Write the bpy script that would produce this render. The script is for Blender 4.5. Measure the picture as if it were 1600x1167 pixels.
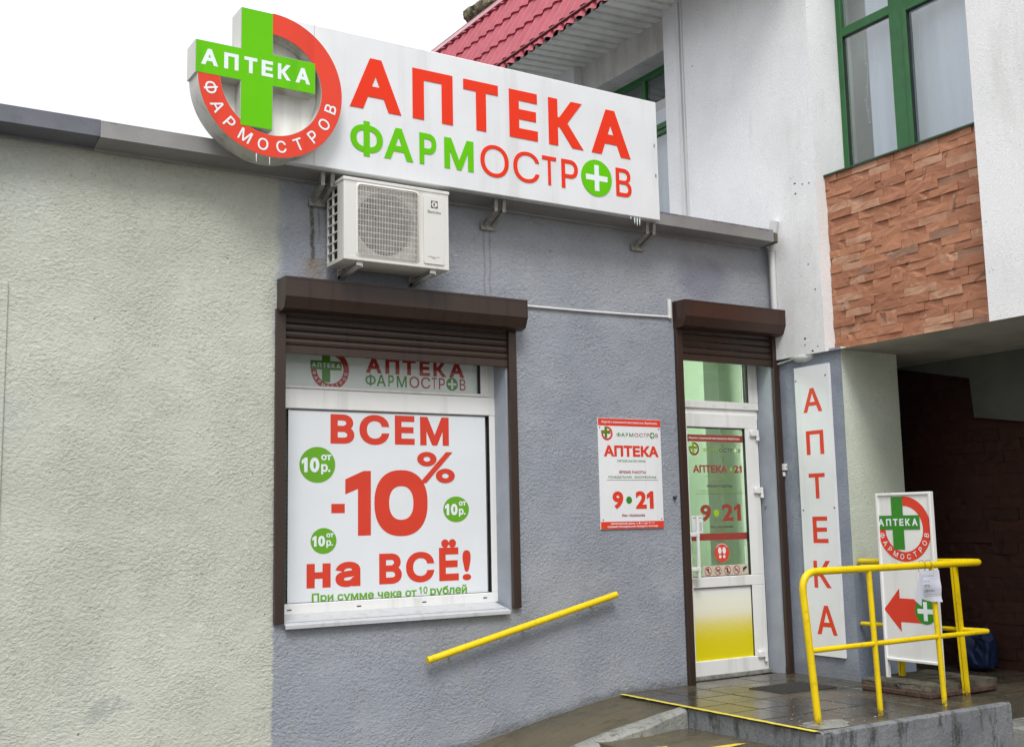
import bpy, bmesh, math, random
import numpy as np
from mathutils import Vector, Matrix, geometry, noise
random.seed(7)
S = bpy.context.scene
for o in list(bpy.data.objects): bpy.data.objects.remove(o)
C = S.collection
R = math.radians

# ------------------------------------------------------------------ camera
W, H = 1600, 1167
FPX = 1763.15; YAW, PIT, ROL = .55882951, .13112175, -.02036214
D = 5.7; HC = 1.0545
CAM = Vector((0, -D, HC))
fw = Vector((math.sin(YAW)*math.cos(PIT), math.cos(YAW)*math.cos(PIT), math.sin(PIT)))
r0 = Vector((math.cos(YAW), -math.sin(YAW), 0)); u0 = r0.cross(fw)
rt = math.cos(ROL)*r0 + math.sin(ROL)*u0; up = -math.sin(ROL)*r0 + math.cos(ROL)*u0
cd = bpy.data.cameras.new('camera'); cam = bpy.data.objects.new('camera', cd); C.objects.link(cam)
mw = Matrix.Identity(4)
for i, v in enumerate((rt, up, -fw)):
    for j in range(3): mw[j][i] = v[j]
mw.translation = CAM
cam.matrix_world = mw
cd.sensor_width = 36; cd.sensor_fit = 'HORIZONTAL'; cd.lens = 36*FPX/W; cd.clip_end = 2000; cd.clip_start = .05
S.camera = cam
S.view_settings.view_transform = 'Standard'; S.view_settings.look = 'None'
S.view_settings.exposure = 0.38; S.view_settings.gamma = 1.0
S.view_settings.use_curve_mapping = False
S.render.engine = 'CYCLES'
S.cycles.use_denoising = True
S.cycles.max_bounces = 8; S.cycles.transparent_max_bounces = 16

# ------------------------------------------------------------------ sky: an even overcast, brighter overhead
SUN_EL, SUN_AZ = R(52), R(212)
w = bpy.data.worlds.new('World'); S.world = w; w.use_nodes = True
nt = w.node_tree; nd = nt.nodes; lk = nt.links
bg = nd['Background']
sky = nd.new('ShaderNodeTexSky'); sky.sky_type = 'NISHITA'; sky.sun_disc = False
sky.sun_elevation = SUN_EL; sky.sun_rotation = SUN_AZ; sky.dust_density = 4.0; sky.air_density = 1.0
tc = nd.new('ShaderNodeTexCoord'); sp = nd.new('ShaderNodeSeparateXYZ'); lk.new(tc.outputs['Generated'], sp.inputs[0])
mr = nd.new('ShaderNodeMapRange'); lk.new(sp.outputs['Z'], mr.inputs['Value'])
mr.inputs['From Min'].default_value = 0; mr.inputs['From Max'].default_value = 1
mr.inputs['To Min'].default_value = .31; mr.inputs['To Max'].default_value = 2.0
cl = nd.new('ShaderNodeTexNoise'); cl.inputs['Scale'].default_value = 2.2; cl.inputs['Detail'].default_value = 4
lk.new(tc.outputs['Generated'], cl.inputs['Vector'])
cm = nd.new('ShaderNodeMapRange'); lk.new(cl.outputs['Fac'], cm.inputs['Value'])
cm.inputs['To Min'].default_value = .95; cm.inputs['To Max'].default_value = 1.05
mu = nd.new('ShaderNodeMath'); mu.operation = 'MULTIPLY'; lk.new(mr.outputs[0], mu.inputs[0]); lk.new(cm.outputs[0], mu.inputs[1])
vs = nd.new('ShaderNodeVectorMath'); vs.operation = 'SCALE'; vs.inputs[0].default_value = (.985, 1.0, 1.03); lk.new(mu.outputs[0], vs.inputs['Scale'])
hs = nd.new('ShaderNodeHueSaturation'); hs.inputs['Saturation'].default_value = .35; hs.inputs['Value'].default_value = .10
lk.new(sky.outputs[0], hs.inputs['Color'])
mxw = nd.new('ShaderNodeMix'); mxw.data_type = 'RGBA'; mxw.inputs['Factor'].default_value = .9
lk.new(hs.outputs[0], mxw.inputs['A']); lk.new(vs.outputs[0], mxw.inputs['B'])
lk.new(mxw.outputs['Result'], bg.inputs['Color']); bg.inputs['Strength'].default_value = 1.0
sd = bpy.data.lights.new('sun', 'SUN'); sun = bpy.data.objects.new('sun', sd); C.objects.link(sun)
sd.energy = 1.5; sd.angle = R(20); sd.color = (1, .985, .96)
# sun direction: from behind and left of the camera
sun.rotation_euler = (R(90)-SUN_EL, 0, -R(28))
sun.location = (-3, -8, 10)

# ------------------------------------------------------------------ helpers
def at(px, py, axis, val):
    d = rt*((px-W/2)/FPX) + up*((H/2-py)/FPX) + fw
    i = 'xyz'.index(axis)
    return CAM + d*((val-CAM[i])/d[i])
WL = {}
def tag(o, label=None, cat=None, group=None, kind=None):
    if label: o['label'] = label
    if cat: o['category'] = cat
    if group: o['group'] = group
    if kind: o['kind'] = kind
    return o
def thing(name, label, cat, loc, group=None):
    o = bpy.data.objects.new(name, None); C.objects.link(o); o.location = loc; o.empty_display_size = .1
    WL[o] = Vector(loc)
    return tag(o, label, cat, group)
def link(name, me, m, parent, c):
    o = bpy.data.objects.new(name, me); C.objects.link(o)
    if m is not None and not me.materials: me.materials.append(m)
    WL[o] = Vector(c)
    if parent: o.parent = parent; o.location = Vector(c) - WL[parent]
    else: o.location = c
    return o
class MB:
    def __init__(s): s.v = []; s.f = []; s.sm = False
    def add(s, vs, fs):
        n = len(s.v); s.v += [Vector(v) for v in vs]; s.f += [[i+n for i in f] for f in fs]; return s
    def box(s, a, b, bev=0, seg=1):
        a, b = Vector(a), Vector(b)
        lo = Vector(map(min, a, b)); hi = Vector(map(max, a, b))
        bm = bmesh.new(); bmesh.ops.create_cube(bm, size=1)
        for v in bm.verts: v.co = Vector((lo[i]+(v.co[i]+.5)*(hi[i]-lo[i]) for i in range(3)))
        if bev: bmesh.ops.bevel(bm, geom=bm.edges[:], offset=bev, segments=seg, affect='EDGES', profile=.5)
        return s.bm(bm)
    def bm(s, bm):
        bm.verts.index_update()
        s.add([v.co.copy() for v in bm.verts], [[v.index for v in f.verts] for f in bm.faces]); bm.free(); return s
    def tube(s, pts, r, n=12, cap=True):
        pts = [Vector(p) for p in pts]; rings = []
        ref = None
        for i, p in enumerate(pts):
            t = (pts[min(i+1, len(pts)-1)] - pts[max(i-1, 0)]).normalized()
            if ref is None: ref = t.orthogonal().normalized()
            ref = (ref - t*ref.dot(t)).normalized(); b = t.cross(ref)
            rr = r[i] if isinstance(r, (list, tuple)) else r
            rings.append([p + ref*math.cos(2*math.pi*k/n)*rr + b*math.sin(2*math.pi*k/n)*rr for k in range(n)])
        vs = [v for q in rings for v in q]; fs = []
        for i in range(len(pts)-1):
            for k in range(n): fs.append([i*n+k, i*n+(k+1) % n, (i+1)*n+(k+1) % n, (i+1)*n+k])
        if cap: fs += [list(range(n))[::-1], [len(pts)*n-n+k for k in range(n)]]
        s.sm = True
        return s.add(vs, fs)
    def prism(s, pts2, F, n0, n1):          # polygon (u,v) in frame F between depths n0 and n1 (convex or simple)
        k = len(pts2)
        a = sum(pts2[i][0]*pts2[(i+1) % k][1]-pts2[(i+1) % k][0]*pts2[i][1] for i in range(k))
        if a < 0: pts2 = pts2[::-1]
        vs = [F(u, v, n1) for u, v in pts2] + [F(u, v, n0) for u, v in pts2]
        fs = [list(range(k)), list(range(k, 2*k))[::-1]] + [[i, i+k, (i+1) % k+k, (i+1) % k] for i in range(k)]
        return s.add(vs, fs)
    def build(s, name, m, parent=None, smooth=None):
        vs = s.v; lo = [min(v[i] for v in vs) for i in range(3)]; hi = [max(v[i] for v in vs) for i in range(3)]
        c = Vector(((lo[0]+hi[0])/2, (lo[1]+hi[1])/2, lo[2]))
        me = bpy.data.meshes.new(name); me.from_pydata([v-c for v in vs], [], s.f); me.update()
        if s.sm if smooth is None else smooth:
            me.shade_smooth(); me.set_sharp_from_angle(angle=R(38))
        return link(name, me, m, parent, c)
def FY(y):   # plane facing the street (-y): u = x, v = z
    return lambda u, v, n=0: Vector((u, y-n, v))
def FX(x):   # plane facing -x: u = -y, v = z
    return lambda u, v, n=0: Vector((x-n, -u, v))
def uvY(px, py, y): p = at(px, py, 'y', y); return p.x, p.z
def uvX(px, py, x): p = at(px, py, 'x', x); return -p.y, p.z

# ---- glyph outlines from the built-in font, united and tessellated
def _contours(body):
    cu = bpy.data.curves.new('t', 'FONT'); cu.body = body; cu.size = 1; cu.resolution_u = 5
    ob = bpy.data.objects.new('t', cu); C.objects.link(ob)
    dg = bpy.context.evaluated_depsgraph_get()
    c2 = ob.evaluated_get(dg).to_curve(dg)
    out = []
    for sp_ in c2.splines:
        P = []
        bp = sp_.bezier_points
        if len(bp):
            n = len(bp)
            for i in range(n):
                a, b = bp[i], bp[(i+1) % n]
                A, B1, B2, E_ = a.co, a.handle_right, b.handle_left, b.co
                d = (E_-A)
                straight = d.length < 1e-6 or (abs((B1-A).cross(d).length)+abs((B2-A).cross(d).length))/max(d.length, 1e-6) < 1e-3
                P.append((A.x, A.y))
                if not straight:
                    for k in range(1, 5):
                        t = k/5; q = A*(1-t)**3+B1*3*t*(1-t)**2+B2*3*t*t*(1-t)+E_*t**3
                        P.append((q.x, q.y))
        else:
            P = [(p.co.x, p.co.y) for p in sp_.points]
        Q = []
        for p in P:
            if not Q or (abs(p[0]-Q[-1][0])+abs(p[1]-Q[-1][1])) > 1e-4: Q.append(p)
        if len(Q) > 2 and abs(Q[0][0]-Q[-1][0])+abs(Q[0][1]-Q[-1][1]) < 1e-4: Q.pop()
        if len(Q) > 2: out.append(np.array(Q))
    ob.evaluated_get(dg).to_curve_clear()
    bpy.data.objects.remove(ob); bpy.data.curves.remove(cu)
    big = max(out, key=lambda P: abs(_area(P))); sg_ = np.sign(_area(big)); fx = []
    for P in out:
        lo, hi = P.min(0), P.max(0)
        if len(P) == 4 and abs(hi[0]-lo[0]-.098) < .004 and abs(hi[1]-lo[1]-.682) < .004:      # the figure 1: give it its flag
            a, b, y0, y1 = lo[0], hi[0], lo[1], hi[1]
            P = np.array([(a, y0), (b, y0), (b, y1), (a+.012, y1), (a-.135, y1-.125), (a-.135, y1-.222), (a, y1-.125)])
            if len(out) > 1 or True:
                if np.sign(_area(P)) != (sg_ if len(big) != 4 else 1): P = P[::-1]
        elif np.sign(_area(P)) != sg_ and not any(np.sign(_area(Q)) == sg_ and Q is not P and _inside(P.mean(0), Q) for Q in out): P = P[::-1]
        fx.append(P)
    return fx
def _inside(p, Q):
    x, y = p; q = np.roll(Q, -1, 0); c = (Q[:, 1] <= y) != (q[:, 1] <= y)
    xx = Q[:, 0]+(y-Q[:, 1])/np.where(c, q[:, 1]-Q[:, 1], 1)*(q[:, 0]-Q[:, 0])
    return bool(np.sum(c & (xx > x)) % 2)
def _area(P): x, y = P[:, 0], P[:, 1]; return .5*np.sum(x*np.roll(y, -1)-np.roll(x, -1)*y)
_gc = {}
def glyphs(body, bold):
    key = (body, round(bold, 4))
    if key in _gc: return _gc[key]
    cs = _contours(body)
    big = max(cs, key=lambda P: abs(_area(P))); sgn = 1 if _area(big) > 0 else -1
    res = []
    for P in cs:
        if bold:
            d = np.roll(P, -1, 0)-P; d /= np.maximum(np.linalg.norm(d, axis=1, keepdims=True), 1e-9)
            nrm = np.stack([d[:, 1], -d[:, 0]], 1)*sgn
            np_ = np.roll(nrm, 1, 0); dot = np.sum(nrm*np_, 1, keepdims=True)
            m = (nrm+np_)/np.maximum(1+dot, .35)
            P = P+m*bold
        res.append(P)
    verts = []; edges = []
    for P in res:
        n = len(verts); verts += [Vector((float(x), float(y))) for x, y in P]
        edges += [(n+i, n+(i+1) % len(P)) for i in range(len(P))]
    ov, oe, of, *_ = geometry.delaunay_2d_cdt(verts, edges, [], 0, 1e-5)
    pts = np.array([(v.x, v.y) for v in ov]); keep = []
    if len(of):
        tri = np.array([list(f)[:3] for f in of]); cen = pts[tri].mean(1)
        wn = np.zeros(len(cen))
        for P in res:
            Q = np.roll(P, -1, 0)
            for (x0, y0), (x1, y1) in zip(P, Q):
                cr = (x1-x0)*(cen[:, 1]-y0)-(cen[:, 0]-x0)*(y1-y0)
                wn += ((y0 <= cen[:, 1]) & (y1 > cen[:, 1]) & (cr > 0)).astype(int)
                wn -= ((y0 > cen[:, 1]) & (y1 <= cen[:, 1]) & (cr < 0)).astype(int)
        keep = [tuple(t) for t, k in zip(tri, wn) if k != 0]
    used = sorted({i for t in keep for i in t}); mp = {j: i for i, j in enumerate(used)}
    P = pts[used]; T = []
    for t in keep:
        a, b, c = (mp[i] for i in t)
        if (P[b][0]-P[a][0])*(P[c][1]-P[a][1])-(P[c][0]-P[a][0])*(P[b][1]-P[a][1]) < 0: b, c = c, b
        T.append((a, b, c))
    _gc[key] = (P, T); return _gc[key]
def put_text(mb, body, F, u0, v0, u1, v1, n, bold=0.0, thick=0, mapf=None, shear=0):
    P, T = glyphs(body, bold)
    lo = P.min(0); hi = P.max(0); q = (P-lo)/(hi-lo)
    U = u0+q[:, 0]*(u1-u0); V = v0+q[:, 1]*(v1-v0)+shear*q[:, 0]
    if mapf: pts = [mapf(a, b) for a, b in zip(U, V)]; U = [p[0] for p in pts]; V = [p[1] for p in pts]
    vs = [F(float(a), float(b), n+thick) for a, b in zip(U, V)]
    fs = [list(t) for t in T]; k = len(vs)
    if thick:
        cnt = {}
        for t in T:
            for a, b in ((t[0], t[1]), (t[1], t[2]), (t[2], t[0])): cnt[(a, b)] = 1
        vs += [F(float(a), float(b), n) for a, b in zip(U, V)]
        for (a, b) in cnt:
            if (b, a) not in cnt: fs.append([a, a+k, b+k, b])
    mb.add(vs, fs); return mb
def disc(mb, F, cu, cv, r, n, seg=40, rv=None, thick=0):
    pts = [(cu+r*math.cos(2*math.pi*k/seg), cv+(rv or r)*math.sin(2*math.pi*k/seg)) for k in range(seg)]
    if thick: return mb.prism(pts, F, n, n+thick)
    return mb.add([F(u, v, n) for u, v in pts], [list(range(seg))])
def rect(mb, F, u0, v0, u1, v1, n, thick=0):
    if thick: return mb.prism([(u0, v0), (u1, v0), (u1, v1), (u0, v1)], F, n, n+thick)
    return mb.add([F(u0, v0, n), F(u1, v0, n), F(u1, v1, n), F(u0, v1, n)], [[0, 1, 2, 3]])
def ring(mb, F, cu, cv, r0_, r1_, a0, a1, n0, n1, seg=64):
    vs = []; fs = []
    for k in range(seg+1):
        a = a0+(a1-a0)*k/seg; c, s_ = math.cos(a), math.sin(a)
        for (r, n) in ((r0_, n1), (r1_, n1), (r1_, n0), (r0_, n0)): vs.append(F(cu+r*c, cv+r*s_, n))
    full = abs(abs(a1-a0)-2*math.pi) < 1e-6
    for k in range(seg):
        o = 4*k; p = o+4
        qs = [[o, p, p+1, o+1]]
        if n0 != n1: qs += [[o+1, p+1, p+2, o+2], [o+2, p+2, p+3, o+3], [o+3, p+3, p, o]]
        fs += [q if a1 < a0 else q[::-1] for q in qs]
    if n0 != n1 and not full: fs += [[0, 1, 2, 3], [4*seg+3, 4*seg+2, 4*seg+1, 4*seg]]
    mb.add(vs, fs)
    return mb
def wall_holes(mb, F, us, vs_, holes, thick):
    # grid face with holes (u0,v0,u1,v1,side flags) and inner reveals of given depth
    for i in range(len(us)-1):
        for j in range(len(vs_)-1):
            cu, cv = (us[i]+us[i+1])/2, (vs_[j]+vs_[j+1])/2
            if any(h[0] < cu < h[2] and h[1] < cv < h[3] for h in holes): continue
            rect(mb, F, us[i], vs_[j], us[i+1], vs_[j+1], 0)
            rect(mb, F, us[i], vs_[j], us[i+1], vs_[j+1], -thick)
    for h in holes:
        a, b, c, d = h
        q = lambda p0, p1: mb.add([F(*p0, 0), F(*p1, 0), F(*p1, -thick), F(*p0, -thick)], [[0, 1, 2, 3]])
        q((a, b), (a, d)); q((c, b), (c, d)); q((a, d), (c, d)); q((a, b), (c, b))
    a, b, c, d = us[0], vs_[0], us[-1], vs_[-1]
    for p0, p1 in (((a, b), (a, d)), ((c, b), (c, d)), ((a, d), (c, d)), ((a, b), (c, b))):
        mb.add([F(*p0, 0), F(*p1, 0), F(*p1, -thick), F(*p0, -thick)], [[0, 1, 2, 3]])
    return mb

# ------------------------------------------------------------------ materials
class G:
    def __init__(s, name):
        s.m = bpy.data.materials.new(name); s.m.use_nodes = True; s.t = s.m.node_tree
        s.b = s.t.nodes['Principled BSDF']; s.o = s.t.nodes['Material Output']
        s.tc = s.n('ShaderNodeTexCoord')
    def n(s, t, **k):
        x = s.t.nodes.new(t)
        for a, v in k.items(): setattr(x, a, v)
        return x
    def put(s, sock, v):
        if isinstance(v, bpy.types.NodeSocket): s.t.links.new(v, sock)
        else:
            if isinstance(v, tuple) and len(v) == 3 and sock.type == 'RGBA': v = (*v, 1)
            sock.default_value = v
    def noise(s, scale, detail=3, rough=.55, vec=None, dist=0):
        x = s.n('ShaderNodeTexNoise'); x.inputs['Scale'].default_value = scale; x.inputs['Detail'].default_value = detail
        x.inputs['Roughness'].default_value = rough; x.inputs['Distortion'].default_value = dist
        s.put(x.inputs['Vector'], vec or s.tc.outputs['Object']); return x.outputs['Fac']
    def ramp(s, v, a, b, lo=0., hi=1.):
        x = s.n('ShaderNodeMapRange', interpolation_type='SMOOTHSTEP'); s.put(x.inputs['Value'], v)
        x.inputs['From Min'].default_value = a; x.inputs['From Max'].default_value = b
        x.inputs['To Min'].default_value = lo; x.inputs['To Max'].default_value = hi; return x.outputs[0]
    def mix(s, f, a, b, mode='MIX'):
        x = s.n('ShaderNodeMix', data_type='RGBA', blend_type=mode); s.put(x.inputs['Factor'], f)
        s.put(x.inputs['A'], a); s.put(x.inputs['B'], b); return x.outputs['Result']
    def math(s, op, a, b=0., c=None):
        x = s.n('ShaderNodeMath', operation=op); s.put(x.inputs[0], a); s.put(x.inputs[1], b)
        if c is not None: s.put(x.inputs[2], c)
        return x.outputs[0]
    def xyz(s, vec=None):
        x = s.n('ShaderNodeSeparateXYZ'); s.put(x.inputs[0], vec or s.world()); return x.outputs
    def world(s):
        return s.n('ShaderNodeNewGeometry').outputs['Position']
    def scaled(s, sx, sy, sz, vec=None):
        x = s.n('ShaderNodeVectorMath', operation='MULTIPLY'); s.put(x.inputs[0], vec or s.tc.outputs['Object'])
        x.inputs[1].default_value = (sx, sy, sz); return x.outputs[0]
    def bump(s, h, strength, dist, prev=None):
        x = s.n('ShaderNodeBump'); x.inputs['Strength'].default_value = strength; x.inputs['Distance'].default_value = dist
        s.put(x.inputs['Height'], h)
        if prev: s.put(x.inputs['Normal'], prev)
        return x.outputs[0]
    def fin(s, col, rough=.6, normal=None, metal=0., spec=.5):
        s.put(s.b.inputs['Base Color'], col); s.put(s.b.inputs['Roughness'], rough); s.b.inputs['Metallic'].default_value = metal
        s.b.inputs['Specular IOR Level'].default_value = spec
        if normal: s.put(s.b.inputs['Normal'], normal)
        return s.m
def simple(name, col, rough=.5, var=.12, scale=6., bump=0., bscale=60., metal=0., dirt=None, dirt_amt=.0):
    g = G(name)
    f = g.noise(scale, 4); dk = tuple(c*(1-var) for c in col); lt = tuple(min(1, c*(1+var*.6)) for c in col)
    c = g.mix(g.ramp(f, .3, .7), dk, lt)
    if dirt: c = g.mix(g.ramp(g.noise(scale*2.3, 6, .7), .52, .72, 0, dirt_amt), c, dirt)
    nrm = g.bump(g.noise(bscale, 3), bump, .002) if bump else None
    return g.fin(c, g.ramp(g.noise(scale*3, 3), .3, .7, max(.02, rough-.07), rough+.07), nrm, metal)

def stucco(name, paint, amp=1.0, lump=30):
    """paint(g) returns the colour socket"""
    g = G(name); P = g.world()
    wob = g.n('ShaderNodeTexNoise'); wob.inputs['Scale'].default_value = 1.6; g.put(wob.inputs['Vector'], P)
    mixv = g.n('ShaderNodeVectorMath', operation='MULTIPLY_ADD'); g.put(mixv.inputs[0], wob.outputs['Color']); mixv.inputs[1].default_value = (.12, .12, .12); g.put(mixv.inputs[2], P)
    vv = g.scaled(1, 1, 1.35, mixv.outputs[0])
    n1 = g.noise(lump*1.45, 4, .62, vv, .30); n2 = g.noise(lump*3.1, 3, .6, P)
    n3 = g.noise(4., 3, .5, P)
    h = g.math('ADD', g.math('MULTIPLY', n1, g.ramp(n3, .25, .7, .45, 1.2)), g.math('MULTIPLY', n2, .28))
    vo = g.n('ShaderNodeTexVoronoi'); vo.inputs['Scale'].default_value = 17; g.put(vo.inputs['Vector'], P)
    pit = g.ramp(vo.outputs['Distance'], .04, .10, 0, 1)
    pm = g.ramp(g.noise(17, 2, .5, P), .56, .64, 0, 1)
    pit2 = g.math('MAXIMUM', pit, g.math('SUBTRACT', 1., pm))
    h = g.math('ADD', h, g.math('MULTIPLY', pit2, .5))
    col = paint(g, P)
    col = g.mix(g.ramp(n1, .30, .46, .17, 0.), col, (.10, .10, .10), 'MULTIPLY')  # relief shade painted in: hollows between the lumps get a darker colour
    col = g.mix(g.ramp(n1, .56, .74, 0., .35), col, (1.6, 1.6, 1.6), 'MULTIPLY')  # painted highlights: lump peaks get a whiter colour
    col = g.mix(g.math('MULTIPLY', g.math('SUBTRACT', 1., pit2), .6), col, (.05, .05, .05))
    return g.fin(col, .85, g.bump(h, .78*amp, .0145), spec=.2)

GREEN_BEIGE = (.47, .50, .38); BLUE_GREY = (.245, .285, .375)
def wall_paint(g, P):
    x, y, z = g.xyz(P)
    nb = g.noise(9, 4, .6, P)
    edge = g.math('ADD', x, g.math('MULTIPLY', g.math('SUBTRACT', nb, .5), g.ramp(z, .9, 2.6, .03, .13)))
    sel = g.math('MULTIPLY', g.ramp(edge, 2.068, 2.088), 1.0)
    soft = g.ramp(edge, 2.05, 2.14)
    sel = g.mix(g.ramp(z, 1.5, 2.4), sel, soft)
    v1 = g.noise(1.3, 5, .6, P); v2 = g.noise(5, 4, .6, P)
    ca = g.mix(g.ramp(v1, .3, .7), (.48, .495, .42), (.555, .57, .495))
    ca = g.mix(g.ramp(v2, .5, .75, 0, .3), ca, (.43, .44, .385))
    pale = g.math('MULTIPLY', g.ramp(g.noise(.8, 3, .5, P), .55, .68), g.ramp(x, 1.3, 1.0))
    ca = g.mix(g.math('MULTIPLY', pale, .5), ca, (.45, .48, .47))
    cb = g.mix(g.ramp(v1, .3, .7), (.272, .292, .335), (.330, .350, .390))
    cb = g.mix(g.math('MULTIPLY', g.ramp(g.noise(2.2, 4, .6, P), .45, .7), .5), cb, (.37, .385, .41))
    up_ = g.ramp(z, 2.3, 2.75, 0, .55)
    cb = g.mix(up_, cb, (.375, .395, .425))
    # purple retouch patch above the door
    dx = g.math('MULTIPLY', g.math('SUBTRACT', x, 5.12), 2.6); dz = g.math('MULTIPLY', g.math('SUBTRACT', z, 2.66), 4.2)
    rr = g.math('ADD', g.math('MULTIPLY', dx, dx), g.math('MULTIPLY', dz, dz))
    rr = g.math('ADD', rr, g.math('MULTIPLY', v2, .9))
    cb = g.mix(g.math('MULTIPLY', g.ramp(rr, 1.2, .5), .55), cb, (.17, .165, .23))
    col = g.mix(sel, ca, cb)
    # darker damp drifts, a paler trowelled patch and hairline cracks
    col = g.mix(g.ramp(g.noise(.9, 6, .7, g.scaled(1.6, 1, .7, P)), .52, .70, 0, .16), col, (.30, .31, .28))
    col = g.mix(g.math('MULTIPLY', g.ramp(g.noise(2.6, 6, .75, P), .56, .66), g.ramp(z, 1.0, .1, 0, .5)), col, (.30, .32, .30))
    ck = g.math('ABSOLUTE', g.math('SUBTRACT', g.noise(1.15, 8, .72, P), .5))
    col = g.mix(g.math('MULTIPLY', g.ramp(ck, .0022, .0006), g.ramp(g.noise(1.9, 2, .5, g.scaled(1, 1, 1, P)), .54, .60, 0, .45)), col, (.10, .10, .09))
    # grime under the coping and at the foot
    grime = g.math('ADD', z, g.math('MULTIPLY', g.noise(3, 5, .65, g.scaled(3, 1, .8, P)), .22))
    col = g.mix(g.ramp(grime, 3.0, 3.1, 0, .14), col, (.13, .125, .11))
    foot = g.math('SUBTRACT', z, g.math('MULTIPLY', g.math('SUBTRACT', x, 4.28), .17))
    foot = g.math('MINIMUM', foot, z)
    col = g.mix(g.ramp(g.math('ADD', g.math('SUBTRACT', z, g.math('MINIMUM', 0., g.math('MULTIPLY', g.math('SUBTRACT', x, 4.28), .165))), g.math('MULTIPLY', g.noise(9, 5, .6, P), .12)), .12, .06, 0, .6), col, (.10, .10, .085))
    # run-off streaks under the sign brackets
    wb = g.math('MULTIPLY', g.math('SUBTRACT', g.noise(7, 3, .5, g.scaled(.2, 1, 1, P)), .5), .05)
    xs = g.math('ADD', x, wb)
    for (cx, z0, z1, wd, st, cc) in ((2.285, 2.44, 2.84, .011, .85, (.06, .055, .04)), (2.325, 2.60, 2.84, .005, .5, (.10, .09, .07)),
                                     (3.385, 2.36, 2.84, .006, .45, (.11, .11, .11)), (3.425, 2.36, 2.84, .006, .45, (.11, .11, .11)),
                                     (2.30, 2.36, 2.50, .05, .5, (.30, .19, .09)), (4.53, 2.72, 2.86, .007, .3, (.12, .11, .10))):
        m = g.ramp(g.math('ABSOLUTE', g.math('SUBTRACT', xs, cx)), wd*1.8, wd*.4)
        m = g.math('MULTIPLY', m, g.math('MULTIPLY', g.ramp(z, z0, z0+.08), g.ramp(z, z1+.02, z1)))
        m = g.math('MULTIPLY', m, g.ramp(g.noise(40, 4, .7, P), .3, .6, .35, 1))
        col = g.mix(g.math('MULTIPLY', m, st), col, cc)
    return col
M = {}
M['wall'] = stucco('stucco_wall', wall_paint, 1.0, 34)
def flat_paint(a, b, mid=.5, sc=1.6, extra=None):
    def f(g, P):
        c = g.mix(g.ramp(g.noise(sc, 5, .6, P), .3, .7), a, b)
        if extra: c = extra(g, P, c)
        return c
    return f
def white_dirt_and_tone(g, P, c):
    s = g.noise(1.4, 6, .65, g.scaled(1.5, 1.5, .45, P))
    c = g.mix(g.ramp(s, .48, .72, 0, .45), c, (.50, .49, .46))
    z = g.xyz(P)[2]
    c = g.mix(g.math('MULTIPLY', g.ramp(z, 4.6, 5.2), .35), c, (.42, .41, .38))  # plain darker tone towards the wall top, by height alone
    st = g.noise(6, 5, .7, g.scaled(1, 1, .12, P))
    return g.mix(g.math('MULTIPLY', g.ramp(st, .55, .72, 0, .35), g.ramp(g.noise(.9, 2, .5, P), .45, .6)), c, (.45, .44, .41))
M['white_wall'] = stucco('white_roughcast', flat_paint((.76, .765, .765), (.83, .83, .83), extra=white_dirt_and_tone), .26, 55)
def beam_dirt(g, P, c):
    s = g.noise(2.2, 6, .7, g.scaled(2, 2, .5, P))
    return g.mix(g.ramp(s, .42, .66, 0, .6), c, (.33, .30, .25))
M['beam'] = stucco('weathered_render', flat_paint((.50, .49, .46), (.60, .59, .56), extra=beam_dirt), .3, 50)
M['pier'] = stucco('pier_render', None or (lambda g, P: (lambda z, n, c: g.mix(g.ramp(g.math('ADD', z, g.math('MULTIPLY', n, .08)), .755, .735), c, g.mix(n, (.20, .235, .31), (.26, .30, .36))))(
    g.xyz(P)[2], g.noise(5, 4, .6, P), g.mix(g.ramp(g.noise(2, 5, .6, P), .3, .7), (.56, .61, .50), (.68, .72, .62)))), .6, 40)
M['side_blue'] = stucco('side_wall_render', lambda g, P: (lambda z, c: g.mix(g.ramp(g.math('ADD', z, g.math('MULTIPLY', g.noise(6, 4, .6, P), .2)), .25, .12, 0, .5), c, (.15, .16, .17)))(
    g.xyz(P)[2], g.mix(g.ramp(g.noise(4, 5, .65, P), .35, .65), (.225, .25, .305), (.28, .305, .36))), .55, 45)
M['reveal'] = simple('reveal_paint', (.33, .36, .41), .7, .1, 5, .3, 90)
M['reveal_white'] = simple('reveal_white_paint', (.48, .50, .52), .7, .12, 5, .3, 90, dirt=(.3, .29, .27), dirt_amt=.4)
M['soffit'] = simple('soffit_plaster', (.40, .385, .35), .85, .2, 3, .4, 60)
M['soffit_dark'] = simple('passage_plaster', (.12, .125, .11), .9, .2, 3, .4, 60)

def coping():
    g = G('coping_metal'); P = g.world(); x, y, z = g.xyz(P)
    c = g.mix(g.ramp(g.noise(2.5, 5, .6, P), .3, .7), (.23, .225, .22), (.30, .295, .29))
    st = g.noise(14, 4, .7, g.scaled(1, 1, .25, P))
    # purple-blue staining creeping down from the top edge
    m = g.math('MULTIPLY', g.ramp(g.math('SUBTRACT', z, g.math('MULTIPLY', st, .07)), 2.985, 3.01), g.ramp(g.noise(1.8, 2, .5, P), .4, .6))
    c = g.mix(g.math('MULTIPLY', m, .7), c, (.05, .05, .12))
    return g.fin(c, .5, g.bump(g.noise(3, 2, .5, P), .3, .01), .3)
M['coping'] = coping()
M['coping_old'] = simple('coping_old_metal', (.15, .155, .18), .45, .2, 3, dirt=(.06, .06, .07), dirt_amt=.5, metal=.3)
M['coping_under'] = simple('coping_underside_rust', (.13, .115, .095), .6, .3, 4, dirt=(.09, .05, .03), dirt_amt=.7)
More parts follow.
